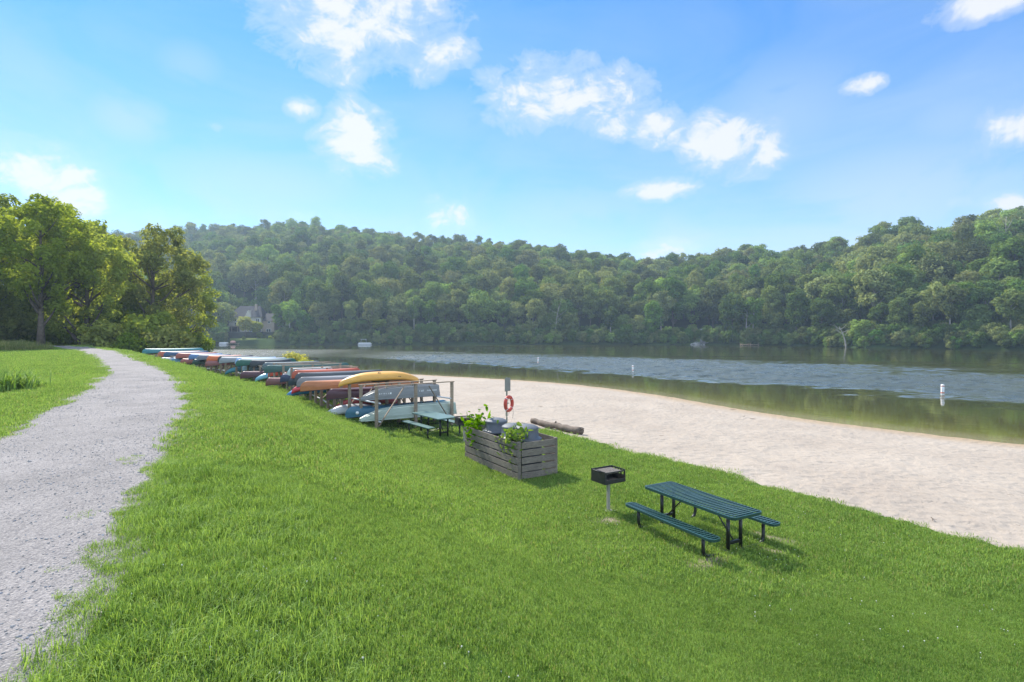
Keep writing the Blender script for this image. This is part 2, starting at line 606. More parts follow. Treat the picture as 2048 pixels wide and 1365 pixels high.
def mat_grass(name, lo, hi, dry=(.30, .27, .12), trans=.42, dryamt=.03):
    m, nt, N, L, P = newmat(name)
    N.remove(P)
    out = N['Material Output']
    p = geo_pos(nt)
    a = nd(nt, 'ShaderNodeAttribute', attribute_name='tint')
    n = noise(nt, .55, 5, .65, p)
    n2 = noise(nt, 3.5, 3, .6, p)
    f = mathn(nt, 'ADD', mathn(nt, 'MULTIPLY', a.outputs['Fac'], .45), mathn(nt, 'MULTIPLY', n.outputs['Fac'], .4))
    f = mathn(nt, 'ADD', f, mathn(nt, 'MULTIPLY', n2.outputs['Fac'], .25))
    r = ramp(nt, f, [(.36, lo), (.70, hi)])
    dm = ramp(nt, a.outputs['Fac'], [(1 - dryamt, 0.0), (1 - dryamt * .6, .8)])
    c = mixc(nt, dm.outputs['Color'], r.outputs['Color'], dry)
    d = nd(nt, 'ShaderNodeBsdfDiffuse'); t = nd(nt, 'ShaderNodeBsdfTranslucent'); g = nd(nt, 'ShaderNodeBsdfGlossy')
    L.new(c, d.inputs['Color'])
    L.new(mixc(nt, 1.0, c, (1.55, 1.47, .85), 'MULTIPLY'), t.inputs['Color'])
    g.inputs['Roughness'].default_value = .55; g.inputs['Color'].default_value = (.8, .9, .7, 1)
    mx = nd(nt, 'ShaderNodeMixShader'); mx.inputs[0].default_value = trans
    L.new(d.outputs[0], mx.inputs[1]); L.new(t.outputs[0], mx.inputs[2])
    m2 = nd(nt, 'ShaderNodeMixShader'); m2.inputs[0].default_value = .025
    L.new(mx.outputs[0], m2.inputs[1]); L.new(g.outputs[0], m2.inputs[2])
    L.new(m2.outputs[0], out.inputs['Surface'])
    return m


M = {}
M['lawn'] = mat_lawn(); M['path'] = mat_path(); M['sand'] = mat_sand(); M['water'] = mat_water()
M['grass'] = mat_grass('grass_blade', (.085, .168, .028), (.265, .385, .090))
M['tall_grass'] = mat_grass('meadow_grass_blade', (.10, .14, .03), (.24, .25, .08), trans=.35, dryamt=.35)
M['bark'] = plain('bark', (.13, .105, .085), .95, var=.4, scale=2.5, bmp=.6, spec=.1)
M['pale_bark'] = plain('pale_bark', (.36, .33, .29), .9, var=.35, scale=.6, spec=.1)
M['leaf_forest'] = leafmat('forest_leaf', (.078, .130, .038), (.25, .30, .085), .30, huevar=.06, valvar=.75)
M['leaf_near'] = leafmat('backlit_leaf', (.165, .225, .034), (.39, .435, .09), .55, tcol=(1.48, 1.36, .65), objvar=.3, huevar=.02, valvar=.2)
M['leaf_bush'] = leafmat('bush_leaf', (.10, .16, .022), (.29, .34, .055), .52)
M['leaf_yellow'] = leafmat('yellow_green_leaf', (.30, .36, .04), (.46, .48, .08), .5, objvar=.2)
M['leaf_vine'] = leafmat('vine_leaf', (.10, .20, .015), (.23, .34, .04), .45, objvar=.1)
M['rack_wood'] = woodmat('weathered_rack_wood', (.32, .25, .19), (.19, .145, .11))
M['board_wood'] = woodmat('grey_crate_boards', (.22, .187, .158), (.095, .08, .067), axis=(3, 3, 22))
M['pipe'] = plain('grey_pipe', (.55, .55, .56), .4, .0, var=.12)
M['black_steel'] = plain('black_powder_coat', (.012, .012, .013), .35, var=.3)
M['grill_black'] = plain('sooty_steel', (.018, .017, .017), .55, var=.5, scale=8)
M['grate'] = plain('rusty_grate', (.20, .17, .145), .75, var=.35, scale=14)
M['post_tan'] = plain('galvanised_post', (.33, .31, .27), .55, var=.12)
M['green_coat'] = plain('green_plastic_coat', (.020, .058, .052), .28, var=.12)
M['pale_green_top'] = plain('grey_green_table_board', (.12, .19, .17), .32, var=.1)
M['bin_grey'] = plain('grey_bin_plastic', (.075, .083, .098), .4, var=.12)
M['bin_lid'] = plain('grey_lid_plastic', (.125, .135, .15), .6, var=.1, spec=.3)
M['ring_red'] = plain('faded_red_foam', (.46, .055, .035), .55, var=.15)
M['rope'] = plain('rope', (.45, .42, .37), .9)
M['sign_grey'] = plain('sign_board_back', (.19, .20, .18), .6, var=.15)
M['sign_post'] = plain('green_grey_steel_post', (.17, .20, .17), .5, var=.12)
M['white'] = plain('white_paint', (.78, .78, .77), .4, var=.05)
M['buoy_red'] = plain('buoy_orange_band', (.55, .12, .05), .45)
M['decal_white'] = plain('white_lettering', (.75, .76, .76), .5, var=.03)
M['decal_dark'] = plain('dark_lettering', (.03, .028, .025), .5, var=.03)
M['log'] = woodmat('driftwood', (.17, .135, .11), (.07, .05, .04), axis=(14, 2, 2))
M['stone'] = plain('gravel_stone', (.26, .255, .255), .85, var=.3, scale=6, spec=.2)
M['stone_dark'] = plain('slate_stone', (.20, .215, .25), .8, var=.3, scale=6, spec=.2)
M['rock'] = plain('cliff_rock', (.25, .24, .23), .9, var=.45, scale=.35, bmp=.8, spec=.15)
M['hills'] = plain('forest_floor', (.035, .055, .02), 1.0, var=.5, scale=.08, spec=.0)
M['brick'] = plain('tan_brick', (.42, .33, .25), .9, var=.12)
M['siding'] = plain('cream_siding', (.58, .54, .46), .8, var=.06)
M['shingle'] = plain('grey_shingle', (.055, .052, .056), .9, var=.15, scale=.8)
M['glass'] = plain('dark_window_glass', (.03, .04, .05), .08, var=.1)
M['dark_wall'] = plain('dark_retaining_wall', (.05, .06, .05), .95, var=.3, scale=.8)
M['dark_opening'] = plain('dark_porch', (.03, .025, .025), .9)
M['clover'] = plain('clover_flower', (.62, .62, .52), .9, var=.1)
M['twig'] = plain('brown_twig', (.10, .075, .05), .95)

# ------------------------------------------------------------------ ground sheet
def axis(segs):
    out = [segs[0][0]]
    for a, b, h in segs:
        n = max(1, int(round((b - a) / h)))
        out += list(np.linspace(a, b, n + 1)[1:])
    return np.array(out)


BARE = [(2.12, 11.85, .42, .22, .3), (5.25, 10.75, .85, .16, -.75), (3.25, 10.35, .35, .12, .4), (3.5, 9.6, .5, .25, .6),
        (2.3, 12.75, .2, .2, 0), (5.0, 10.1, .4, .2, -.6), (-16.6, 16.4, 1.4, .4, .7)]


def bare_mask(x, y):
    b = np.zeros(np.shape(x))
    for cx, cy, ra, rb, an in BARE:
        dx, dy = x - cx, y - cy
        u = (dx * math.cos(an) + dy * math.sin(an)) / ra; v = (-dx * math.sin(an) + dy * math.cos(an)) / rb
        b = np.maximum(b, 1 - ss(.55, 1.25, np.hypot(u, v) + .7 * (fbm(x * 3, y * 3, 31) - .5)))
    return b


def build_ground():
    xs = axis([(-420, -120, 20), (-120, -60, 4), (-60, -30, 1.2), (-30, -17, .5), (-17, 12, .22), (12, 30, .6), (30, 80, 3), (80, 420, 20)])
    ys = axis([(-420, -60, 20), (-60, -8, 3), (-8, 2, .5), (2, 28, .22), (28, 50, .5), (50, 110, 1.5), (110, 400, 12)])
    X, Y = np.meshgrid(xs, ys)
    x, y = X.ravel(), Y.ravel()
    z = zground(x, y)
    dr, dl, ds, dsa = dR(x, y), dL(x, y), dshore(x, y), dsand(x, y)
    inside_path = (dr < .1) & (dl > -.1)
    inside_sand = (dsa > .25)
    z = z - .05 * inside_path - .06 * inside_sand
    nx, ny = len(xs), len(ys)
    i = np.arange(nx * ny).reshape(ny, nx)
    q = np.stack([i[:-1, :-1], i[:-1, 1:], i[1:, 1:], i[1:, :-1]], -1).reshape(-1, 4)
    me = np_mesh('lawn', np.stack([x, y, z], 1), q, M['lawn'], True)
    a = me.attributes.new('bare', 'FLOAT', 'POINT'); a.data.foreach_set('value', bare_mask(x, y).astype(np.float32))
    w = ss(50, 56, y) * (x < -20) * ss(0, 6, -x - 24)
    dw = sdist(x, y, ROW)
    w = np.maximum(w, .8 * ss(-.1, .5, dw) * (1 - ss(3.0, 4.2, dw)) * (y > 21.5) * (y < 52) * (x < -1.5))  # ground also made darker under the racks
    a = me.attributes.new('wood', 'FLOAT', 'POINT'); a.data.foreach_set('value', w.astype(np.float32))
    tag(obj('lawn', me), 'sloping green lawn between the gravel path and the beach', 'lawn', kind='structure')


build_ground()


def strip(name, mat, left, right, n_across, step, lift, edge_noise, attrs=None, grow=0.0):
    """a sheet between two polylines, on the ground"""
    def resample(poly, n):
        P = np.array(poly); d = np.r_[0, np.cumsum(np.hypot(*np.diff(P, axis=0).T))]
        t = np.linspace(0, d[-1], n)
        return np.stack([np.interp(t, d, P[:, 0]), np.interp(t, d, P[:, 1])], 1)
    Ld = np.array(left)
    n = int(np.sum(np.hypot(*np.diff(Ld, axis=0).T)) / step)
    A, B = resample(left, n), resample(right, n)
    if grow:
        dv = (B - A) / np.linalg.norm(B - A, axis=1)[:, None]
        A, B = A - dv * grow, B + dv * grow
    u = np.linspace(0, 1, n_across)[None, :, None]
    P = A[:, None, :] * (1 - u) + B[:, None, :] * u
    x, y = P[..., 0].copy(), P[..., 1].copy()
    # ragged borders
    dirv = (B - A) / np.linalg.norm(B - A, axis=1)[:, None]
    e = edge_noise * (fbm(x / .55, y / .55, 77, 4) - .5) * 2
    wgt = np.abs(np.linspace(-1, 1, n_across))[None, :] ** 6
    x += dirv[:, 0:1] * e * wgt; y += dirv[:, 1:2] * e * wgt
    xr, yr = x.ravel(), y.ravel()
    z = zground(xr, yr) + lift
    # borders dive under the turf
    edge = (wgt * np.ones_like(x)).ravel()
    z = z - (lift + .012) * (edge > .98)
    i = np.arange(n * n_across).reshape(n, n_across)
    q = np.stack([i[:-1, :-1], i[:-1, 1:], i[1:, 1:], i[1:, :-1]], -1).reshape(-1, 4)
    me = np_mesh(name, np.stack([xr, yr, z], 1), q, mat, True)
    if attrs:
        for k, fn in attrs.items():
            a = me.attributes.new(k, 'FLOAT', 'POINT'); a.data.foreach_set('value', fn(xr, yr).astype(np.float32))
    return obj(name, me)


tag(strip('gravel_path', M['path'], PATH_L, PATH_R, 30, .15, .012, .20, grow=.38), 'curving grey gravel path along the top of the bank', 'path', kind='structure')
SHORE_IN = spline([(x, y) for x, y in SHORE[::4]][:13], 4)


def build_beach():
    # sheet from the turf edge to below the water line
    S = np.array([p for p in SAND if p[0] < 40 and p[0] > -32]); 
    W = np.array([p for p in SHORE if p[0] < 62 and p[0] > -38])
    o = strip('beach', M['sand'], [tuple(p) for p in S], [tuple(p) for p in W], 90, .22, .012, .35,
              {'wet': lambda x, y: (1 - ss(.1, 2.3, dshore(x, y) + .6 * (fbm(x / 2, y / 2, 8) - .5))) * .9})
    me = o.data
    # footprints and hummocks as real relief, tucked under the water at the shore
    n = len(me.vertices); co = np.empty(n * 3); me.vertices.foreach_get('co', co); co = co.reshape(-1, 3)
    x, y = co[:, 0], co[:, 1]
    ds, dsn = dshore(x, y), dsand(x, y)
    amp = ss(.8, 3, ds) * ss(.05, .6, dsn)
    co[:, 2] += amp * (.12 * (fbm(x / .6, y / .6, 41, 3) - .5) + .10 * (fbm(x / 2.4, y / 2.4, 43, 2) - .5))
    last = ds < .05
    co[:, 2] = np.where(last, WATER - .03 + np.minimum(ds, 0) * .05, co[:, 2])
    me.vertices.foreach_set('co', co.ravel()); me.update()
    tag(o, 'pale trampled sand beach between the lawn and the lake', 'beach', kind='structure')


build_beach()

# ------------------------------------------------------------------ lake
RIP_NEAR = spline([(-300, 210), (-150, 150), (-60, 118), (-30, 104), (-1.8, 79), (9, 66), (19, 55), (27, 44.5), (34, 36), (48, 26), (80, 14), (160, 4)], 3)
RIP_LEFT = None


def build_lake():
    xs = axis([(-420, -120, 10), (-120, -24, 3), (-24, 58, .24), (58, 90, .8), (90, 140, 3), (140, 460, 12)])
    ys = axis([(-30, 8, 3), (8, 30, 1.0), (30, 88, .22), (88, 116, .4), (116, 200, 2), (200, 420, 8)])
    X, Y = np.meshgrid(xs, ys); x, y = X.ravel(), Y.ravel()
    ds = -dshore(x, y)
    sh = np.where(ds < 0, 1, 1 - ss(0, 6.5, ds) * .55 - ss(3, 17, ds) * .45)
    rn = -sdist(x, y, RIP_NEAR)
    w = (fbm(x / 9, y / 5, 61) - .5) * 8
    d = rn + w
    on = ss(-2.5, 5, d + (fbm(x / 2.2, y / 1.3, 67, 2) - .5) * 7)
    fade = 1 - .93 * ss(20, 52, d + (fbm(x / 30, y / 8, 63) - .5) * 26)
    rip = on * fade
    left = ss(-10, -50, 0 * x) + 0
    streak = ss(.60, .75, fbm(x / 60, y / 5, 65)) * .35 * ss(30, 60, d)
    # the sparkling strip to the left under the sun
    lx = (1 - ss(-60, -12, x))
    band = ss(100, 112, y) * (1 - ss(150, 178, y)) * lx
    rip = np.maximum(np.maximum(rip * (1 - lx), streak * on), band * .8)
    nx, ny = len(xs), len(ys)
    i = np.arange(nx * ny).reshape(ny, nx)
    q = np.stack([i[:-1, :-1], i[:-1, 1:], i[1:, 1:], i[1:, :-1]], -1).reshape(-1, 4)
    r_ = rip * (1 - lx)
    wav = r_ * (.27 * (vnoise(x / 1.3 + y * .25, y / .95, 101) - .5) + .13 * (vnoise(x / .62 - y * .3, y / .55, 102) - .5) + .012 * (vnoise(x / 4, y / 3, 103) - .5))
    me = np_mesh('lake_water', np.stack([x, y, WATER + wav], 1), q, M['water'], True)
    a = me.attributes.new('shallow', 'FLOAT', 'POINT'); a.data.foreach_set('value', sh.astype(np.float32))
    a = me.attributes.new('ripple', 'FLOAT', 'POINT'); a.data.foreach_set('value', rip.astype(np.float32))
    tag(obj('lake_water', me), 'green lake with a wind-rippled band and calm margins', 'lake', kind='structure')


build_lake()

# ------------------------------------------------------------------ hills over the lake
def q_of(px): return (px - 1024) / F


_sh = [(-1700, 230), (-600, 290), (0, 262), (380, 242), (720, 232), (1100, 236), (1400, 232), (1600, 205), (1750, 180), (2048, 152), (2400, 122), (3000, 92)]
_rg = [(-1700, 500, 340), (-600, 465, 520), (0, 470, 520), (240, 462, 510), (330, 460, 500), (400, 451, 490), (560, 443, 480), (700, 449, 470), (780, 462, 460), (860, 474, 450),
       (985, 478, 430), (1050, 482, 420), (1150, 494, 405), (1200, 506, 400), (1260, 518, 395), (1320, 526, 395), (1360, 514, 390), (1450, 502, 380), (1560, 499, 360),
       (1640, 496, 345), (1700, 482, 325), (1760, 462, 305), (1830, 454, 290), (1900, 452, 280), (1960, 434, 268), (2048, 424, 255), (2400, 400, 215), (3000, 400, 180)]
_shq = np.array([q_of(p[0]) for p in _sh]); _shY = np.array([p[1] for p in _sh])
_rgq = np.array([q_of(p[0]) for p in _rg]); _rgY = np.array([p[2] for p in _rg]); _rgz = np.array([CAMZ + (HOR - p[1]) / F * p[2] - 17 for p in _rg])


def Yshore(q): return np.interp(q, _shq, _shY)


def zhill(x, y):
    q = x / y
    Ys, Yr, zr = Yshore(q), np.interp(q, _rgq, _rgY), np.interp(q, _rgq, _rgz)
    s = (y - Ys) / (Yr - Ys)
    up = .05 * ss(0, .025, s) + .95 * np.clip(s, 0, 1) ** 1.0
    z = WATER + (zr - WATER) * up
    z = np.where(s > 1, zr - (s - 1) * 25, z)
    z = np.where(s < 0, WATER + s * 40, z)
    z = z + 5 * (fbm(x / 60, y / 60, 21) - .5) * ss(.05, .3, s) * (1 - ss(.85, 1, s))
    return z


HOUSE_Y = 262.0
HQ = (q_of(440), q_of(560))


def zhill_h(x, y):
    """hill with the terrace the far house stands on"""
    z = zhill(x, y)
    q = x / y
    m = ss(HQ[0] - .02, HQ[0], q) * (1 - ss(HQ[1], HQ[1] + .02, q)) * ss(238, 244, y) * (1 - ss(280, 300, y))
    Ys = Yshore(q)
    t = np.where(y < HOUSE_Y - 8, WATER + .5 + 2.0 * ss(0, 11, y - Ys), 5.0)
    t = np.where(y < Ys + .5, WATER - .3, t)
    return z * (1 - m) + t * m


def build_hills():
    qs = np.linspace(-2.3, 1.5, 280)
    rows = []
    ts = np.r_[np.linspace(-.06, .1, 12), np.linspace(.12, 1.0, 46), np.linspace(1.04, 1.25, 6)]
    Q, T = np.meshgrid(qs, ts)
    Ys, Yr = Yshore(Q), np.interp(Q, _rgq, _rgY)
    Y = Ys + T * (Yr - Ys); X = Q * Y
    x, y = X.ravel(), Y.ravel()
    z = zhill_h(x, y)
    nx, ny = len(qs), len(ts)
    i = np.arange(nx * ny).reshape(ny, nx)
    q = np.stack([i[:-1, :-1], i[:-1, 1:], i[1:, 1:], i[1:, :-1]], -1).reshape(-1, 4)
    me = np_mesh('hills', np.stack([x, y, z], 1), q, M['hills'], True)
    tag(obj('hills', me), 'forested hills across the lake', 'hills', kind='structure')


build_hills()

# ------------------------------------------------------------------ trees
def leaf_quads(C, Nn, size, asp=.55):
    n = len(C)
    rv = RNG.normal(size=(n, 3))
    t = np.cross(Nn, rv); t /= np.linalg.norm(t, axis=1)[:, None] + 1e-9
    b = np.cross(Nn, t)
    s = size[:, None]
    V = np.stack([C - t * s, C + b * s * asp, C + t * s, C - b * s * asp], 1).reshape(-1, 3)
    return V


def tree_meshes(h, cr, base, lobes, leaves, lsize, mleaf, mbark, top=1.0, squash=.8, trunk_r=None, spread=1.0, lobe_r=(.26, .42), lean=0.0, dens_in=.25, limbs=9, droop=.0, conic=0.0, n_side=7, rnd=.42):
    """returns (trunk mesh, crown mesh, tint) for a tree of height h with its base at z=0"""
    zc0, zc1 = base * h, h * top
    zm, av = (zc0 + zc1) / 2, (zc1 - zc0) / 2
    cen, rad = [], []
    tries = 0
    while len(cen) < lobes and tries < 6000:
        tries += 1
        d = RNG.normal(size=3); d[2] += .25; d /= np.linalg.norm(d)
        r = cr * RNG.uniform(*lobe_r)
        k = RNG.uniform(.35, 1.0) ** .5
        p = np.array([0, 0, zm]) + d * k * np.array([max(.1, cr - r * .75) * spread, max(.1, cr - r * .75) * spread, max(.1, av - r * squash * .8)])
        u = (p[2] - zc0) / (zc1 - zc0)
        p[0] = p[0] * (1 - conic * u) + lean * u * h; p[1] *= (1 - conic * u)
        if all(np.linalg.norm((p - c) * (1, 1, 1.15)) > .5 * (r + r2) * (1 if tries < 4000 else .7) for c, r2 in zip(cen, rad)):
            cen.append(p); rad.append(r)
    cen, rad = np.array(cen), np.array(rad)
    w = rad ** 2; w = w / w.sum()
    k = RNG.choice(len(cen), size=leaves, p=w)
    d = RNG.normal(size=(leaves, 3)); d[:, 2] += .35
    d /= np.linalg.norm(d, axis=1)[:, None]
    rr = np.where(RNG.uniform(size=leaves) < dens_in, RNG.uniform(.2, .85, leaves), RNG.normal(.95, .13, leaves))
    # sprays: clumps of leaves around sub points
    C = cen[k] + d * (rad[k] * rr)[:, None] * np.array([1, 1, squash])
    bump_ = (fbm(C[:, 0] / (cr * .11) + 9, C[:, 1] / (cr * .11) + C[:, 2] / (cr * .13), 3) - .5)
    C = C + d * (bump_ * cr * .22)[:, None]
    C[:, 2] -= droop * np.hypot(C[:, 0], C[:, 1])
    Nn = d * .9 + RNG.normal(size=(leaves, 3)) * rnd + np.array([0, 0, .30])
    Nn /= np.linalg.norm(Nn, axis=1)[:, None]
    V = leaf_quads(C, Nn, lsize * RNG.uniform(.55, 1.3, leaves))
    Fq = np.arange(leaves * 4).reshape(-1, 4)
    crown = np_mesh('crown', V, Fq, mleaf)
    lt = RNG.uniform(size=len(cen))
    tint = np.clip(.45 * lt[k] + .55 * RNG.uniform(size=leaves), 0, 1)
    a = crown.attributes.new('tint', 'FLOAT', 'POINT'); a.data.foreach_set('value', np.repeat(tint, 4).astype(np.float32))
    # trunk and limbs
    mb = MB(); mb.smooth = True
    tr = trunk_r or h * .018
    n = 6
    bend = RNG.normal(size=2) * h * .012
    tp = []
    for i in range(n + 1):
        u = i / n
        zt = u * h * .86
        tp.append((bend[0] * math.sin(u * 3.0) + lean * u * u * h * .86, bend[1] * math.sin(u * 2.4), zt - .15 * (i == 0)))
    mb.tube(tp, [tr * 1.35] + [tr * (1 - .86 * (i / n)) for i in range(1, n + 1)], n_side)
    order = np.argsort(-rad)[:limbs]
    for j in order:
        c = cen[j]
        f = np.clip((c[2] - cr * .55) / (h * .86), base * .75, .9)
        i0 = f * n; ia = int(i0); fr = i0 - ia
        p0 = Vector(tp[ia]).lerp(Vector(tp[min(n, ia + 1)]), fr)
        p2 = Vector(c)
        p1 = p0.lerp(p2, .5) + Vector((0, 0, -.06 * (p2 - p0).length))
        r0 = tr * (1 - .8 * f) * .62
        mb.tube([p0, p1, p2], [r0, r0 * .7, r0 * .25], 5)
    trunk = mb.mesh('trunk', mbark)
    return trunk, crown


def add_tint(me):
    pass


NAMES = {}


def plant_tree(proto, loc, rz, s, label, group, cat='tree', name='tree', sz=1.0):
    e = empty(name, loc, rz, label, cat, group)
    e.scale = (s, s, s * sz)
    obj('trunk', proto[0], e)
    obj('crown', proto[1], e)
    return e


FOREST = [
    tree_meshes(20, 6.6, .14, 24, 4000, .50, M['leaf_forest'], M['bark'], lobe_r=(.26, .44)),
    tree_meshes(22, 7.0, .20, 30, 4200, .50, M['leaf_forest'], M['pale_bark'], lobe_r=(.20, .36)),
    tree_meshes(18, 7.6, .12, 22, 4000, .54, M['leaf_forest'], M['bark'], lobe_r=(.28, .46), squash=.75),
    tree_meshes(22, 5.8, .14, 24, 3400, .48, M['leaf_forest'], M['bark'], lobe_r=(.28, .44), conic=.2),
    tree_meshes(19, 5.2, .28, 18, 2700, .48, M['leaf_forest'], M['pale_bark'], lobe_r=(.24, .40), lean=.05, dens_in=.15),
    tree_meshes(11, 5.2, .04, 16, 2600, .46, M['leaf_forest'], M['bark'], lobe_r=(.30, .48)),
    tree_meshes(21, 6.2, .14, 36, 3800, .48, M['leaf_forest'], M['bark'], lobe_r=(.16, .32), dens_in=.2, rnd=.55),
    tree_meshes(22, 5.4, .12, 26, 3200, .46, M['leaf_forest'], M['bark'], lobe_r=(.22, .4), conic=.3, rnd=.55),
]

ROCKS = [(995, 677, 26, 16), (1180, 674, 46, 20), (1375, 675, 60, 26), (1420, 668, 45, 22), (905, 684, 16, 8)]


def forest_points():
    pts = []
    # jittered polar grid
    Y = 95.0
    for q in np.arange(-1.25, 1.45, .0001):
        break
    n = 32000
    q = RNG.uniform(-1.9, 1.4, n)
    Ys, Yr = Yshore(q), np.interp(q, _rgq, _rgY)
    T = np.sqrt(RNG.uniform(0, 1, n) * ((1.13 * (Yr - Ys) + Ys) ** 2 - Ys ** 2) + Ys ** 2)   # area uniform
    Y = T
    X = q * Y
    cell = {}
    out = []
    for x, y, qq, ys in zip(X, Y, q, Ys):
        d = 6.0 if y - ys < 25 else (7.2 if y < 300 else 7.8)
        px = 1024 + F * qq
        if y - ys < 2.0: continue
        # the lawn, the house and the dock
        if 448 < px < 556 and y < HOUSE_Y + 17: continue
        if 395 < px < 450 and y < 246: continue
        if any(abs(px - r_[0]) < r_[2] * .75 and y - ys < 13 for r_ in ROCKS): continue
        k = (int(x // d), int(y // d))
        ok = True
        for i in (-1, 0, 1):
            for j in (-1, 0, 1):
                for (x2, y2) in cell.get((k[0] + i, k[1] + j, d), ()):
                    if (x - x2) ** 2 + (y - y2) ** 2 < d * d: ok = False
        if ok:
            cell.setdefault((k[0], k[1], d), []).append((x, y))
            out.append((x, y, y - ys))
    return out


fp = forest_points()
zz = zhill_h(np.array([p[0] for p in fp]), np.array([p[1] for p in fp]))
FP = []
for (x, y, d), z in zip(fp, zz):
    px = 1024 + F * x / y
    shoreline = d < 12
    if shoreline:
        v = random.choice([4, 4, 0, 5, 5, 3, 5]); s = random.uniform(.62, .95)
    else:
        v = random.choice([0, 0, 1, 2, 2, 3, 1, 4, 6, 6, 6, 7]); s = random.uniform(.72, 1.16)
    if d > 60 and v == 4: v = 0
    if d > 150: s *= random.uniform(.8, 1)
    FP.append((x, y, float(z) - .3, v, s, random.uniform(0, 6.28), d, px))

vis = [p for p in FP if -60 < p[7] < 2110]
vis.sort(key=lambda p: p[1] - .25 * p[6])
NIND = 262
ind = vis[:0]
# nearest in view and the ones along the water
score = lambda p: p[1] + (0 if p[6] < 40 else 30) + (60 if p[7] < 390 else 0)
vis.sort(key=score)
ind, rest = vis[:NIND], vis[NIND:] + [p for p in FP if not (-60 < p[7] < 2110)]


def forest_label(p):
    x, y, z, v, s, rz, d, px = p
    kind = ['round-crowned green tree', 'tall pale-trunked green tree', 'broad spreading green tree', 'narrow upright green tree', 'thin pale-trunked leaning tree', 'low bushy green tree', 'tall uneven-crowned green tree', 'tall tapering green tree'][v]
    if d < 14:
        if px < 640: w = 'at the far waterline near the lakeside house'
        elif px < 960: w = 'at the far waterline around the white canopy boat'
        elif px < 1500: w = 'at the far waterline among the grey rock outcrops'
        elif px < 1760: w = 'at the far waterline beside the low floating dock'
        else: w = 'at the waterline under the steep right-hand hill'
    elif px < 640: w = 'on the wooded slope above the lakeside house'
    elif px < 960: w = 'on the wooded slope above the white canopy boat'
    elif px < 1500: w = 'on the wooded slope above the grey rock outcrops'
    elif px < 1760: w = 'on the wooded slope above the low floating dock'
    else: w = 'on the steep wooded hill at the lake\'s right-hand side'
    return kind + ' ' + w, 'trees ' + w + ', ' + kind


for p in ind:
    x, y, z, v, s, rz, d, px = p
    lab, grp = forest_label(p)
    plant_tree(FOREST[v], (x, y, z), rz, s, lab, grp, name='forest_tree', sz=random.uniform(.9, 1.12))


def stuff_instances(name, variants, pts, label, cat, smooth=False):
    """one object: its mesh holds the shapes and the spots; geometry nodes puts a shape on every spot.
    variants: list of (V, F, matidx, mats, tint); pts: array x,y,z,idx,rx,ry,rz,scale"""
    Vs, Fs, mi, mats, var, tint = [], [], [], [], [], []
    off = 0
    for k, (V, Fv, m, t) in enumerate(variants):
        Vs.append(V); var += [k] * len(V); tint.append(t)
        for f, mm in zip(Fv, m):
            Fs.append([i + off for i in f])
            if mm not in mats: mats.append(mm)
            mi.append(mats.index(mm))
        off += len(V)
    n = len(pts)
    V = np.concatenate(Vs + [pts[:, :3]])
    me = bpy.data.meshes.new(name)
    me.from_pydata(V.tolist(), [], Fs)
    for m in mats: me.materials.append(m)
    me.polygons.foreach_set('material_index', np.array(mi, np.int32))
    if smooth: me.polygons.foreach_set('use_smooth', np.ones(len(Fs), bool))
    ntot = len(V)

    def attr(nm, ty, vals, key='value'):
        a = me.attributes.new(nm, ty, 'POINT'); a.data.foreach_set(key, vals)
    attr('is_spot', 'FLOAT', np.r_[np.zeros(off), np.ones(n)].astype(np.float32))
    attr('variant', 'INT', np.r_[np.array(var), np.zeros(n)].astype(np.int32))
    attr('pick', 'INT', np.r_[np.zeros(off), pts[:, 3]].astype(np.int32))
    rot = np.zeros((ntot, 3), np.float32); rot[off:] = pts[:, 4:7]
    attr('turn', 'FLOAT_VECTOR', rot.ravel(), 'vector')
    attr('size', 'FLOAT', np.r_[np.ones(off), pts[:, 7]].astype(np.float32))
    attr('tint', 'FLOAT', np.r_[np.concatenate(tint), np.zeros(n)].astype(np.float32))
    me.update()
    o = obj(name, me)
    ng = bpy.data.node_groups.new(name + '_scatter', 'GeometryNodeTree')
    ng.interface.new_socket('Geometry', in_out='INPUT', socket_type='NodeSocketGeometry')
    ng.interface.new_socket('Geometry', in_out='OUTPUT', socket_type='NodeSocketGeometry')
    N, L = ng.nodes, ng.links
    gi, go = N.new('NodeGroupInput'), N.new('NodeGroupOutput')

    def named(nm, ty):
        a = N.new('GeometryNodeInputNamedAttribute'); a.data_type = ty; a.inputs['Name'].default_value = nm
        return [s for s in a.outputs if s.enabled and s.name == 'Attribute'][0]
    cmp_ = N.new('FunctionNodeCompare'); cmp_.data_type = 'FLOAT'; cmp_.operation = 'GREATER_THAN'
    L.new(named('is_spot', 'FLOAT'), cmp_.inputs[0]); cmp_.inputs[1].default_value = .5
    sep = N.new('GeometryNodeSeparateGeometry'); sep.domain = 'POINT'
    L.new(gi.outputs[0], sep.inputs['Geometry']); L.new(cmp_.outputs[0], sep.inputs['Selection'])
    m2p = N.new('GeometryNodeMeshToPoints'); L.new(sep.outputs['Selection'], m2p.inputs['Mesh'])
    spl = N.new('GeometryNodeSplitToInstances'); spl.domain = 'POINT'
    L.new(sep.outputs['Inverted'], spl.inputs['Geometry']); L.new(named('variant', 'INT'), spl.inputs['Group ID'])
    iop = N.new('GeometryNodeInstanceOnPoints')
    L.new(m2p.outputs[0], iop.inputs['Points']); L.new(spl.outputs['Instances'], iop.inputs['Instance'])
    iop.inputs['Pick Instance'].default_value = True
    L.new(named('pick', 'INT'), iop.inputs['Instance Index'])
    L.new(named('turn', 'FLOAT_VECTOR'), iop.inputs['Rotation'])
    L.new(named('size', 'FLOAT'), iop.inputs['Scale'])
    L.new(iop.outputs[0], go.inputs[0])
    md = o.modifiers.new('scatter', 'NODES'); md.node_group = ng
    return tag(o, label, cat, kind='stuff')


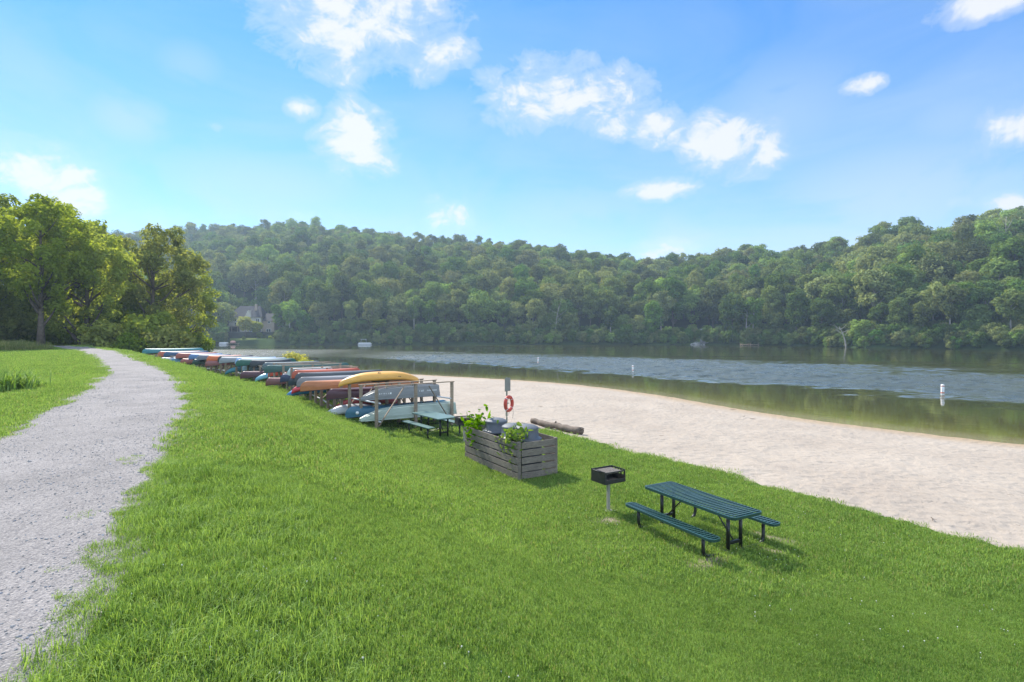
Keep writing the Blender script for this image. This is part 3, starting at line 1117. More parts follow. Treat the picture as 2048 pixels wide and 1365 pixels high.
def mesh_arrays(me):
    n = len(me.vertices); co = np.empty(n * 3); me.vertices.foreach_get('co', co)
    Fv = [list(p.vertices) for p in me.polygons]
    t = np.full(n, .5)
    if 'tint' in me.attributes:
        t = np.empty(n, np.float32); me.attributes['tint'].data.foreach_get('value', t)
    return co.reshape(-1, 3), Fv, [me.materials[p.material_index] for p in me.polygons], t


def merged(tr):
    a, b = mesh_arrays(tr[0]), mesh_arrays(tr[1])
    n = len(a[0])
    return np.concatenate([a[0], b[0]]), a[1] + [[i + n for i in f] for f in b[1]], a[2] + b[2], np.concatenate([a[3], b[3]])


# the wood goes on over the left shore, beyond the edge of the photograph
_wx, _wy = RNG.uniform(-260, -56, 520), RNG.uniform(46, 170, 520)
_ok = (_wx / _wy < -1.08) & (dshore(_wx, _wy) > 8) & (dL(_wx, _wy) < -9)
wood = [(x, y, z - .3, int(RNG.integers(0, 4)), float(RNG.uniform(.75, 1.0)), float(RNG.uniform(0, 6.28)), 99, 0) for x, y, z in zip(_wx[_ok], _wy[_ok], zground(_wx[_ok], _wy[_ok]))]
pts = np.array([(x, y, z, v, 0, 0, rz, s) for x, y, z, v, s, rz, d, px in rest + wood])
stuff_instances('far_forest', [merged(t) for t in FOREST], pts, 'dense green forest covering the far hillsides up to the ridge', 'forest')

# undergrowth along the far waterline
us = []
for q in np.arange(-.62, 1.25, .0085):
    Ys = float(Yshore(q)); px = 1024 + F * q
    if 450 < px < 550: continue
    for k in range(4):
        y = Ys + (random.uniform(.3, 3) if k < 2 else random.uniform(2, 10)); x = q * y + random.uniform(-1, 1)
        us.append((x, y, float(zhill_h(np.array([x]), np.array([y]))[0]) - .4, 0, 0, 0, random.uniform(0, 6.28), random.uniform(.25, .5)))
stuff_instances('waterside_undergrowth', [merged(FOREST[5])], np.array(us), 'low dark undergrowth lining the far waterline', 'undergrowth')

# ---- big trees on the left
NEAR = [
    tree_meshes(17, 5.2, .18, 60, 17000, .19, M['leaf_near'], M['bark'], lobe_r=(.13, .24), trunk_r=.33, dens_in=.25, limbs=22, n_side=10, rnd=.6),
    tree_meshes(18, 6.0, .20, 64, 18000, .195, M['leaf_near'], M['bark'], lobe_r=(.11, .22), trunk_r=.36, dens_in=.2, limbs=26, n_side=10, rnd=.6),
    tree_meshes(15, 5.0, .10, 52, 15000, .19, M['leaf_near'], M['bark'], lobe_r=(.13, .26), trunk_r=.25, dens_in=.25, limbs=18, n_side=10, rnd=.6),
]
BUSH = [
    tree_meshes(4.2, 2.5, .02, 16, 4200, .17, M['leaf_bush'], M['twig'], lobe_r=(.28, .46), trunk_r=.06),
    tree_meshes(5.5, 2.6, .05, 18, 4600, .18, M['leaf_bush'], M['twig'], lobe_r=(.26, .42), trunk_r=.07, conic=.2),
]
LT = [  # px, depth, top row, proto, scale-x, label
    (82, 57, 388, 0, 'pale-trunked tall tree standing at the edge of the tall grass'),
    (-45, 60, 372, 1, 'tall dark-topped tree cut off by the photo\'s edge'),
    (168, 62, 432, 1, 'dark-trunked tree beside the end of the gravel path'),
    (20, 72, 400, 2, 'dark green tree rising behind the pale-trunked tree'),
    (130, 76, 398, 1, 'dark green tree peering over the gap between the two tall trunks'),
    (205, 80, 452, 0, 'sparse dark green tree behind the dark-trunked tree'),
    (312, 72, 448, 1, 'open forked tree reaching over the far end of the boat racks'),
    (255, 84, 500, 2, 'bright green tree behind the open forked tree'),
    (360, 86, 520, 2, 'leafy tree nearest the water on the wooded point'),
]
for px, Y, ty, pr, lab in LT:
    x = q_of(px) * Y
    z = zg(x, Y)
    top = CAMZ + (HOR - ty) / F * Y
    hh = (17, 18, 15)[pr]
    s = (top - z) / hh
    plant_tree(NEAR[pr], (x, Y, z), random.uniform(0, 6.28), s, lab, 'tall trees on the wooded point', name='leafy_tree')
BL = [
    (20, 63, 0, 1.25, 'leafy bush below the tall tree at the meadow edge'), (125, 66, 1, 1.15, 'bright backlit bush between the two tall trunks'),
    (215, 60, 1, 1.1, 'dense bush beside the path end, right of the dark trunk'), (262, 58, 0, 1.0, 'low dark bush where the gravel path turns'),
    (300, 62, 1, 1.35, 'tall bush behind the far end of the boat racks'), (338, 60, 0, 1.2, 'rounded bright bush above the far teal canoe'),
    (60, 70, 1, 1.4, 'shaded bush behind the pale-trunked tree'), (185, 72, 0, 1.6, 'backlit bush behind the dark trunk'),
    (-30, 66, 1, 1.4, 'shaded bush at the meadow\'s end'), (385, 88, 0, 1.3, 'dark bush at the water on the wooded point'),
    (240, 70, 1, 1.7, 'tall shaded bush under the open forked tree'), (320, 78, 1, 1.5, 'dark bush under the leafy tree nearest the water'),
    (95, 74, 0, 1.7, 'dark bush far back between the tall trunks'), (-75, 64, 0, 1.5, 'bush at the far side of the meadow'), (150, 80, 0, 1.8, 'dim bush deep in the wooded point'),
]
for px, Y, pr, s, lab in BL:
    x = q_of(px) * Y
    plant_tree(BUSH[pr], (x, Y, zg(x, Y) - .1), random.uniform(0, 6.28), s, lab, 'bushes under the trees on the wooded point', cat='bush', name='bush')
YB = tree_meshes(2.0, 1.5, .02, 10, 1500, .13, M['leaf_yellow'], M['twig'], lobe_r=(.28, .46), trunk_r=.04)
for px, Y, s, lab in [(588, 60, 1.15, 'yellow-green bush at the shore behind the green canoe'), (612, 58, .8, 'smaller yellow-green bush touching the larger shore bush'),
                      (446, 63, .95, 'yellow-green bush at the shore behind the far racks'), (530, 62, .7, 'low yellow-green bush between the two larger shore bushes')]:
    x = q_of(px) * Y
    plant_tree(YB, (x, Y, zg(x, Y)), random.uniform(0, 6), s, lab, 'yellow-green shore bushes', cat='bush', name='shore_bush', sz=1.0)

# ------------------------------------------------------------------ grass
def tuft(nb, rad, hmin, hmax, wid, lean=.5):
    V, Fv, T = [], [], []
    for _ in range(nb):
        a = RNG.uniform(0, 2 * math.pi); r = rad * math.sqrt(RNG.uniform())
        bx, by = r * math.cos(a), r * math.sin(a)
        h = RNG.uniform(hmin, hmax)
        d = RNG.uniform(0, 2 * math.pi); le = h * RNG.uniform(.15, 1) * lean
        dx, dy = math.cos(d), math.sin(d)
        f = RNG.uniform(0, 2 * math.pi); wx, wy = math.cos(f) * wid / 2, math.sin(f) * wid / 2
        o = len(V)
        V += [(bx - wx, by - wy, -.01), (bx + wx, by + wy, -.01),
              (bx + dx * le * .35 - wx * .8, by + dy * le * .35 - wy * .8, h * .6), (bx + dx * le * .35 + wx * .8, by + dy * le * .35 + wy * .8, h * .6),
              (bx + dx * le, by + dy * le, h * (1 - .25 * lean))]
        Fv += [[o, o + 1, o + 3, o + 2], [o + 2, o + 3, o + 4]]
        T += [RNG.uniform()] * 5
    return np.array(V), Fv, T


def grass():
    var = []
    for nb, rad, a, b, w in [(130, .16, .020, .048, .005), (120, .16, .022, .055, .005), (80, .16, .04, .10, .0055), (110, .30, .025, .07, .010), (110, .32, .03, .08, .011), (60, .2, .10, .22, .0065)]:
        V, Fv, T = tuft(nb, rad, a, b, w, .95)
        var.append((V, Fv, [M['grass']] * len(Fv), np.array(T)))
    P = []

    def zone(n, y0, y1, kinds, sc, xr=None):
        y = np.sqrt(RNG.uniform(y0 * y0, y1 * y1, n)); x = RNG.uniform(-1.0, 1.0, n) * (y * .97 + .8)
        dr, dl, dsn = dR(x, y), dL(x, y), dsand(x, y)
        e = (fbm(x / .5, y / .5, 77, 4) - .5)
        ok = ((dr > -.02 + e * .5) | (dl < .0 + e * .5)) & (dsn < .05 + e * .5) & (dsand(x + .5, y + .35) < 1.2) & (dsand(x - .5, y - .35) < .6) & (dshore(x, y) > 1) & (y < 56)
        bm = bare_mask(x, y)
        ok &= RNG.uniform(size=n) > bm * 1.15
        # scattered weeds creeping onto the gravel edge
        dw = sdist(x, y, ROW)
        ok &= ~((dw > .1) & (dw < 3.7) & (y > 21.6) & (x < -2) & (RNG.uniform(size=n) < .72))
        creep = (dr > -.75) & (dr < .1) & (dr > -.45) & (RNG.uniform(size=n) < .04) & (fbm(x / .35, y / .35, 12) > .58)
        ok |= creep & (y < 14)
        x, y, dr = x[ok], y[ok], dr[ok]
        z = zground(x, y)
        m = len(x)
        k = RNG.choice(kinds, m)
        lush = fbm(x / 1.7, y / 1.7, 55, 3)
        if y0 < 10:
            longg = (dr > .1) & (dr < 1.9) & (y < 8) & (RNG.uniform(size=m) < .55)
            k = np.where(longg, RNG.choice([2, 2, 5], m), k)
            k = np.where((lush > .66) & (RNG.uniform(size=m) < .10) & ~longg, 2, k)
        s = sc * RNG.uniform(.75, 1.2, m) * (.75 + .5 * lush)
        P.append(np.stack([x, y, z, k, RNG.normal(0, .12, m), RNG.normal(0, .12, m), RNG.uniform(0, 6.28, m), s], 1))
    zone(15000, 2.6, 9, [0, 1], .88)
    zone(24000, 8.5, 18, [0, 1, 3], 1.05)
    zone(20000, 17, 32, [3, 4], 1.1)
    zone(17000, 31, 56, [3, 4], 1.5)
    # taller weeds under the racks
    n = 1500
    t = RNG.uniform(0, 1, n)
    return var, P


var, P = grass()
stuff_instances('grass', var, np.concatenate(P), 'short bright green mown grass covering the bank and lawn', 'grass')

# clover heads
V = []; Fv = []
mb = MB(); mb.lathe([(.001, -.008), (.008, -.004), (.0095, .002), (.006, .008), (.001, .010)], 6, (0, 0, .06)); mb.tube([(0, 0, 0), (0, 0, .055)], .0012, 3)
cv = (np.array(mb.v), [list(f) for f in mb.f], [M['clover']] * len(mb.f), np.full(len(mb.v), .5))
n = 2600
y = np.sqrt(RNG.uniform(3 ** 2, 22 ** 2, n)); x = RNG.uniform(-1, 1, n) * y * .97
ok = (dR(x, y) > .3) & (dsand(x, y) < -.5) & (fbm(x / 2.2, y / 2.2, 91) > .53) & (bare_mask(x, y) < .2)
x, y = x[ok], y[ok]
stuff_instances('clover_flowers', [cv], np.stack([x, y, zground(x, y), 0 * x, RNG.normal(0, .2, len(x)), RNG.normal(0, .2, len(x)), 0 * x, RNG.uniform(.5, .95, len(x))], 1),
                'tiny white clover flowers dotted through the grass', 'clover')

# meadow grass at the foot of the trees
V, Fv, T = tuft(60, .35, .35, .95, .018, .5)
V2, Fv2, T2 = tuft(60, .4, .25, .7, .02, .6)
n = 2600
y = RNG.uniform(44.5, 58, n); x = RNG.uniform(-66, -33, n)
ok = (dL(x, y) < -1.2) & (y > 45.5 + 2 * (fbm(x / 4, y / 4, 14) - .5) - .10 * (x + 45))
x, y = x[ok], y[ok]
stuff_instances('tall_meadow_grass', [(V, Fv, [M['tall_grass']] * len(Fv), np.array(T)), (V2, Fv2, [M['tall_grass']] * len(Fv2), np.array(T2))],
                np.stack([x, y, zground(x, y), RNG.integers(0, 2, len(x)), 0 * x, 0 * x, RNG.uniform(0, 6.28, len(x)), RNG.uniform(.7, 1.2, len(x))], 1),
                'unmown tan-green grass below the tall trees', 'tall grass')

# loose stones on the path
def stone(seed, mat):
    r = np.random.default_rng(seed)
    mb = MB()
    n, m = 6, 4
    prof = []
    vs = [(0, 0, .45)]
    for i in range(1, m):
        th = math.pi * i / m
        for k in range(n):
            a = 2 * math.pi * k / n + r.uniform(-.3, .3)
            rr = r.uniform(.75, 1.2)
            vs.append((math.sin(th) * math.cos(a) * rr * 1.15, math.sin(th) * math.sin(a) * rr * .8, math.cos(th) * .45 * r.uniform(.8, 1.1)))
    vs.append((0, 0, -.45))
    fs = [[0, 1 + k, 1 + (k + 1) % n] for k in range(n)]
    for i in range(m - 2):
        for k in range(n):
            a, b = 1 + i * n + k, 1 + i * n + (k + 1) % n
            fs.append([a, a + n, b + n, b])
    last = len(vs) - 1
    fs += [[1 + (m - 2) * n + k, last, 1 + (m - 2) * n + (k + 1) % n] for k in range(n)]
    V = np.array(vs)
    return V, fs, [mat] * len(fs), np.full(len(V), .5)


def stones():
    n = 52000
    y = np.sqrt(RNG.uniform(2.8 ** 2, 24 ** 2, n)); x = RNG.uniform(-1.0, .0, n) * (y * .97 + .5)
    dr, dl = dR(x, y), dL(x, y)
    e = fbm(x / .5, y / .5, 77, 4) - .5
    ok = (dr < .12 + e * .7) & (dl > -.1 + e * .6)
    edge = np.exp(-(np.minimum(-dr, dl) / .5) ** 2) + .22 + .8 * (fbm(x / .9, y / .7, 19) > .56)
    ok &= RNG.uniform(size=n) < edge * np.clip(1.25 - y / 26, .2, 1)
    x, y, dr = x[ok], y[ok], dr[ok]
    m = len(x)
    sz = np.exp(RNG.normal(0, .38, m)) * .0085
    return np.stack([x, y, zground(x, y) + .014, RNG.integers(0, 6, m), RNG.normal(0, .25, m), RNG.normal(0, .25, m), RNG.uniform(0, 6.28, m), sz], 1)


stuff_instances('gravel', [stone(i, M['stone'] if i < 5 else M['stone_dark']) for i in range(6)], stones(), 'loose grey stones lying on the path', 'gravel')

# ------------------------------------------------------------------ boat racks

def row(t):
    if t < 0:
        d = (_rp[1] - _rp[0]) / _rl[1]
        return _rp[0] + d * t
    if t > ROWLEN:
        d = (_rp[-1] - _rp[-2]) / (_rl[-1] - _rl[-2])
        return _rp[-1] + d * (t - ROWLEN)
    return np.array([np.interp(t, _rl, _rp[:, 0]), np.interp(t, _rl, _rp[:, 1])])


def bdir(t):
    a = R(34 + 8 * min(1, max(0, t / ROWLEN)))
    return np.array([math.cos(a), math.sin(a)])


def t_from_px(px, over=0.0):
    best = None
    for t in np.arange(-2, ROWLEN + 4, .02):
        p = row(t) - over * bdir(t)
        e = abs(1024 + F * p[0] / p[1] - px)
        if best is None or e < best[0]: best = (e, t)
    return best[1]


FR = [t_from_px(p) for p in (753, 722, 699, 683, 669, 656, 642.6, 631.6, 620.6, 610, 601, 592)]
while FR[-1] < ROWLEN - .4: FR.append(FR[-1] + .98)
WID = 3.45


def level_z(t, lv):
    p = row(t)
    g = zg(*p)
    if lv == 'top': return 1.93
    if t < FR[3] + .3:
        return {'low': .50, 'mid': 1.25}[lv]
    k = min(1, (t - FR[3]) / 2.0)
    return {'low': (.5) * (1 - k) + k * (g + .36), 'mid': 1.2 * (1 - k) + k * (g + 1.03)}[lv]


RACK_LABELS = ['weathered wooden boat rack at the near end of the row, with open empty top rails',
               'wooden boat rack under the rust-orange canoe, second from the near end',
               'wooden boat rack under the long dark green canoe, mid row',
               'wooden boat rack under the pale silver canoes, towards the far end',
               'wooden boat rack at the far end of the row, near the path']
SEC = [FR[0:5], FR[5:13], FR[13:20], FR[20:28], FR[28:]]


def build_rack(fr, label, first):
    o2 = row(fr[0])
    e = empty('boat_rack', (o2[0], o2[1], zg(*o2)), 0, label, 'boat rack', 'wooden boat racks in one long row')
    org = Vector(e.location)

    def part(name, mb, mat):
        return mb.build(name, mat, e)
    lefts = {}
    for i, t in enumerate(fr):
        a = row(t); b = bdir(t)
        tall = (first and i < 4)
        if tall: ztop = 1.92 - .02 * i
        else: ztop = level_z(t, 'mid') + .06
        extra = (fr is SEC[2] and i in (1, 2, 3)) or (fr is SEC[1] and i in (6, 7))
        if extra: ztop += .38
        ends = []
        for f in (0, .5, 1.0):
            p = a + b * WID * f
            g = zg(*p)
            zt = ztop + (.04 * f if tall else 0)
            w = .115 if (f != .5 or tall) else .1
            m = MB()
            m.beam(Vector((p[0], p[1], g - .25)) - org, Vector((p[0], p[1], zt)) - org, w, w, up=Vector((b[0], b[1], 0)), bev=.006)
            part('post', m, M['rack_wood'])
            ends.append(Vector((p[0], p[1], zt)))
        # top rail on edge of the posts
        m = MB()
        m.beam(ends[0] + Vector((-b[0] * .1, -b[1] * .1, .022)) - org, ends[2] + Vector((b[0] * .1, b[1] * .1, .022)) - org, .12, .04, up=Vector((0, 0, 1)))
        part('rail', m, M['rack_wood'])
        # diagonal braces from post feet to mid-rail
        off = Vector((b[1], -b[0], 0)) * .078
        zl = zg(*a) + .12
        m = MB()
        m.beam(Vector((a[0] + b[0] * .06, a[1] + b[1] * .06, zl)) + off - org, Vector((a[0] + b[0] * 1.15, a[1] + b[1] * 1.15, ztop - .06)) + off - org, .028, .085, up=Vector((b[1], -b[0], 0)))
        part('brace', m, M['rack_wood'])
        m = MB()
        p = a + b * WID
        m.beam(Vector((p[0] - b[0] * .06, p[1] - b[1] * .06, zg(*p) + .12)) + off - org, Vector((p[0] - b[0] * 1.15, p[1] - b[1] * 1.15, ztop - .06)) + off - org, .028, .085, up=Vector((b[1], -b[0], 0)))
        part('brace', m, M['rack_wood'])
    # pipes along the row that the boats lie on
    for f in (.0, .97):
        for lv in ('low', 'mid'):
            pp = []
            for t in fr:
                p = row(t) + bdir(t) * (WID * f + (.105 if f == 0 else -.03))
                pp.append(Vector((p[0], p[1], level_z(t, lv))) - org)
            if len(pp) > 1:
                d0 = (pp[0] - pp[1]).normalized() * .12; d1 = (pp[-1] - pp[-2]).normalized() * .4
                m = MB(); m.smooth = True
                m.tube([pp[0] + d0] + pp[1:-1] + [pp[-1] + d1], .034, 8)
                part('pipe', m, M['pipe'])


for i, (fr, lab) in enumerate(zip(SEC, RACK_LABELS)):
    build_rack(fr, lab, i == 0)

# ------------------------------------------------------------------ boats (built upside down, gunwale at z = 0, bow towards -x end at 0)
def canoe_mesh(Ln, B=.88, D=.37, sheer=.09, end=.16):
    mb = MB(); mb.smooth = True
    rows = []
    NU, NV = 33, 15
    gun = []
    for i in range(NU):
        s = -1 + 2 * i / (NU - 1)
        s = math.copysign(abs(s) ** .8, s)
        au = abs(s)
        w = B / 2 * (1 - au ** 2.6) + .006
        row_ = []
        for j in range(NV):
            ph = -math.pi / 2 + math.pi * j / (NV - 1)
            sn, cs = math.sin(ph), math.cos(ph)
            k = abs(cs) ** .62
            flare = 1 - .07 * (1 - k)
            dd = D * (1 + .06 * au ** 2)
            z0 = -sheer * au ** 3.2
            kk = k
            x = Ln / 2 * s * (1 - end / (Ln / 2) * kk ** 4 * au ** 6)
            y = w * math.copysign(abs(sn) ** .75, sn) * flare
            if au > .985: y *= .5
            zk = z0 + (dd - z0) * k * (1 - .10 * ss(.93, 1.0, au) * k)
            row_.append((x, y, float(zk)))
        rows.append(row_)
        gun.append((row_[0], row_[-1]))
    mb.grid(rows)
    g = MB(); g.smooth = True
    for sd in (0, 1):
        g.tube([Vector(p[sd]) + Vector((0, 0, .0)) for p in gun], .017, 6)
    # keel rub strip and two thwarts
    ths = []
    for x in (-.28, .0, .28):
        w = B / 2 * (1 - abs(2 * x) ** 2.6) - .02
        ths.append(MB().box((x * Ln, 0, .012), (.05, 2 * w, .022)))
    return mb, g, ths


def kayak_mesh(Ln, B=.72, D=.3):
    mb = MB(); mb.smooth = True
    rows = []
    NU, NV = 31, 20
    for i in range(NU):
        s = -1 + 2 * i / (NU - 1)
        au = abs(s)
        w = B / 2 * (1 - au ** 2.2) ** .9 + .01
        row_ = []
        for j in range(NV):
            a = 2 * math.pi * j / NV
            y = w * math.cos(a)
            hull = math.sin(a)
            d = D * (1 - .55 * au ** 3) if hull > 0 else .10
            k = abs(hull) ** .8
            z = math.copysign(k, hull) * d
            if hull > 0: z += .016 * math.cos(y / B * 26) * (1 - au)
            z -= .20 * au ** 3
            row_.append((Ln / 2 * s * (1 - .03 * max(0, hull)), y, z + .10))
        rows.append(row_)
    mb.grid(rows, True)
    mb.add(rows[0], [tuple(range(NV))]); mb.add(rows[-1], [tuple(range(NV))[::-1]])
    rim = MB(); rim.smooth = True
    pts_ = [(.42 * math.cos(a), .22 * math.sin(a), -.015) for a in np.linspace(0, 2 * math.pi, 17)]
    rim.tube(pts_, .02, 6, False)
    line = MB(); line.smooth = True
    line.tube([(Ln / 2 * s, 0, .10 - .20 * abs(s) ** 3 - .102 * (1 - abs(s))) for s in np.linspace(-.99, .99, 9)], .012, 5)
    return mb, rim, line


def jon_mesh(Ln, B=1.25, D=.46):
    mb = MB()
    # stations from bow (0) to stern (1): (x, half width bottom, half width gunwale, bottom z, gunwale z)
    st = [(0, .10, .16, .06, -.02), (.06, .22, .30, .17, -.015), (.14, .33, .42, .29, -.008), (.24, .40, .52, .385, 0), (.36, .44, .58, .44, 0), (.6, .47, .62, D, 0), (1.0, .46, .60, D, 0)]
    rows = []
    for u, wb, wg, zb, zgw in st:
        x = Ln * u - Ln / 2
        wb *= B / 1.25; wg *= B / 1.25
        r_ = []
        for f in (0, .33, .36, .8):
            r_.append((x, -(wg + (wb - wg) * f) - (.02 if abs(f - .33) < .01 else 0), zgw + (zb - zgw) * f))
        r_.append((x, -wb, zb))
        for f in (-.8, -.5, 0, .5, .8):
            r_.append((x, wb * f, zb + .006))
        r_.append((x, wb, zb))
        for f in (.8, .36, .33, 0):
            r_.append((x, (wg + (wb - wg) * f) + (.02 if abs(f - .33) < .01 else 0), zgw + (zb - zgw) * f))
        rows.append(r_)
    mb.grid(rows)
    mb.add(rows[0], [tuple(range(len(rows[0])))]); mb.add(rows[-1], [tuple(range(len(rows[-1])))[::-1]])
    g = MB(); g.smooth = True
    for k in (0, -1):
        g.tube([r_[k] for r_ in rows], .028, 6)
    g.tube([rows[-1][0], rows[-1][-1]], .028, 6)
    s = MB()
    for f in (-.62, -.22, .22, .62):
        for (u, wb, wg, zb, zgw), (u2, wb2, wg2, zb2, z2) in zip(st[:-1], st[1:]):
            k = B / 1.25
            s.beam((Ln * u - Ln / 2, wb * f * k, zb + .012), (Ln * u2 - Ln / 2, wb2 * f * k, zb2 + .012), .045, .022, up=Vector((0, 0, 1)))
    return mb, g, s


HULL = {}


def hull_mat(col):
    k = tuple(round(c, 3) for c in col)
    if k not in HULL: HULL[k] = hullmat('hull_paint', col)
    return HULL[k]


GUN_BLACK = M['black_steel']


def letters(mb, x0, y, z0, n, h, w, axis_y=True, gap=.35, seed=1):
    """small painted letter strokes on a side wall (unreadable at this distance)"""
    r = random.Random(seed)
    x = x0
    for _ in range(n):
        mb.box((x, y, z0), (w * .28, .006, h))
        if r.random() < .8: mb.box((x + w * .35, y, z0 + r.choice((-.36, 0, .36)) * h), (w * .45, .006, h * .25))
        if r.random() < .6: mb.box((x + w * .62, y, z0), (w * .24, .006, h))
        x += w * (1 + gap)
    return mb


def place_boat(kind, col, lv, pl, pr, label, over=1.0, dz=0.0, Lfix=None, gun=None, name=None, t=None, B=None):
    tt = t_from_px(pl, over) if t is None else t
    b = bdir(tt)
    A = row(tt) - over * b
    if Lfix: Ln = Lfix
    else:
        q = q_of(pr)
        # A + L b seen at pr
        Ln = (q * A[1] - A[0]) / (b[0] - q * b[1])
        Ln = max(2.6, min(6.1, Ln))
    c = A + b * Ln / 2
    z = level_z(tt, lv) + .045 + dz
    e = empty(name or kind, (c[0], c[1], z), math.atan2(b[1], b[0]), label, kind.replace('_', ' '), 'boats stored on the racks')
    hm = hull_mat(col)
    if kind == 'canoe':
        h, g, th = canoe_mesh(Ln, B or .9)
        h.build('hull', hm, e); g.build('gunwale', gun or GUN_BLACK, e); [q_.build('thwart', M['rack_wood'], e) for q_ in th]
    elif kind == 'kayak':
        h, rim, line = kayak_mesh(Ln, B or .74)
        h.build('hull', hm, e); rim.build('cockpit_rim', GUN_BLACK, e)
    else:
        h, g, s = jon_mesh(Ln, B or 1.2)
        h.build('hull', hm, e); g.build('gunwale', gun or hm, e); s.build('strakes', hm, e)
    return e, tt, Ln


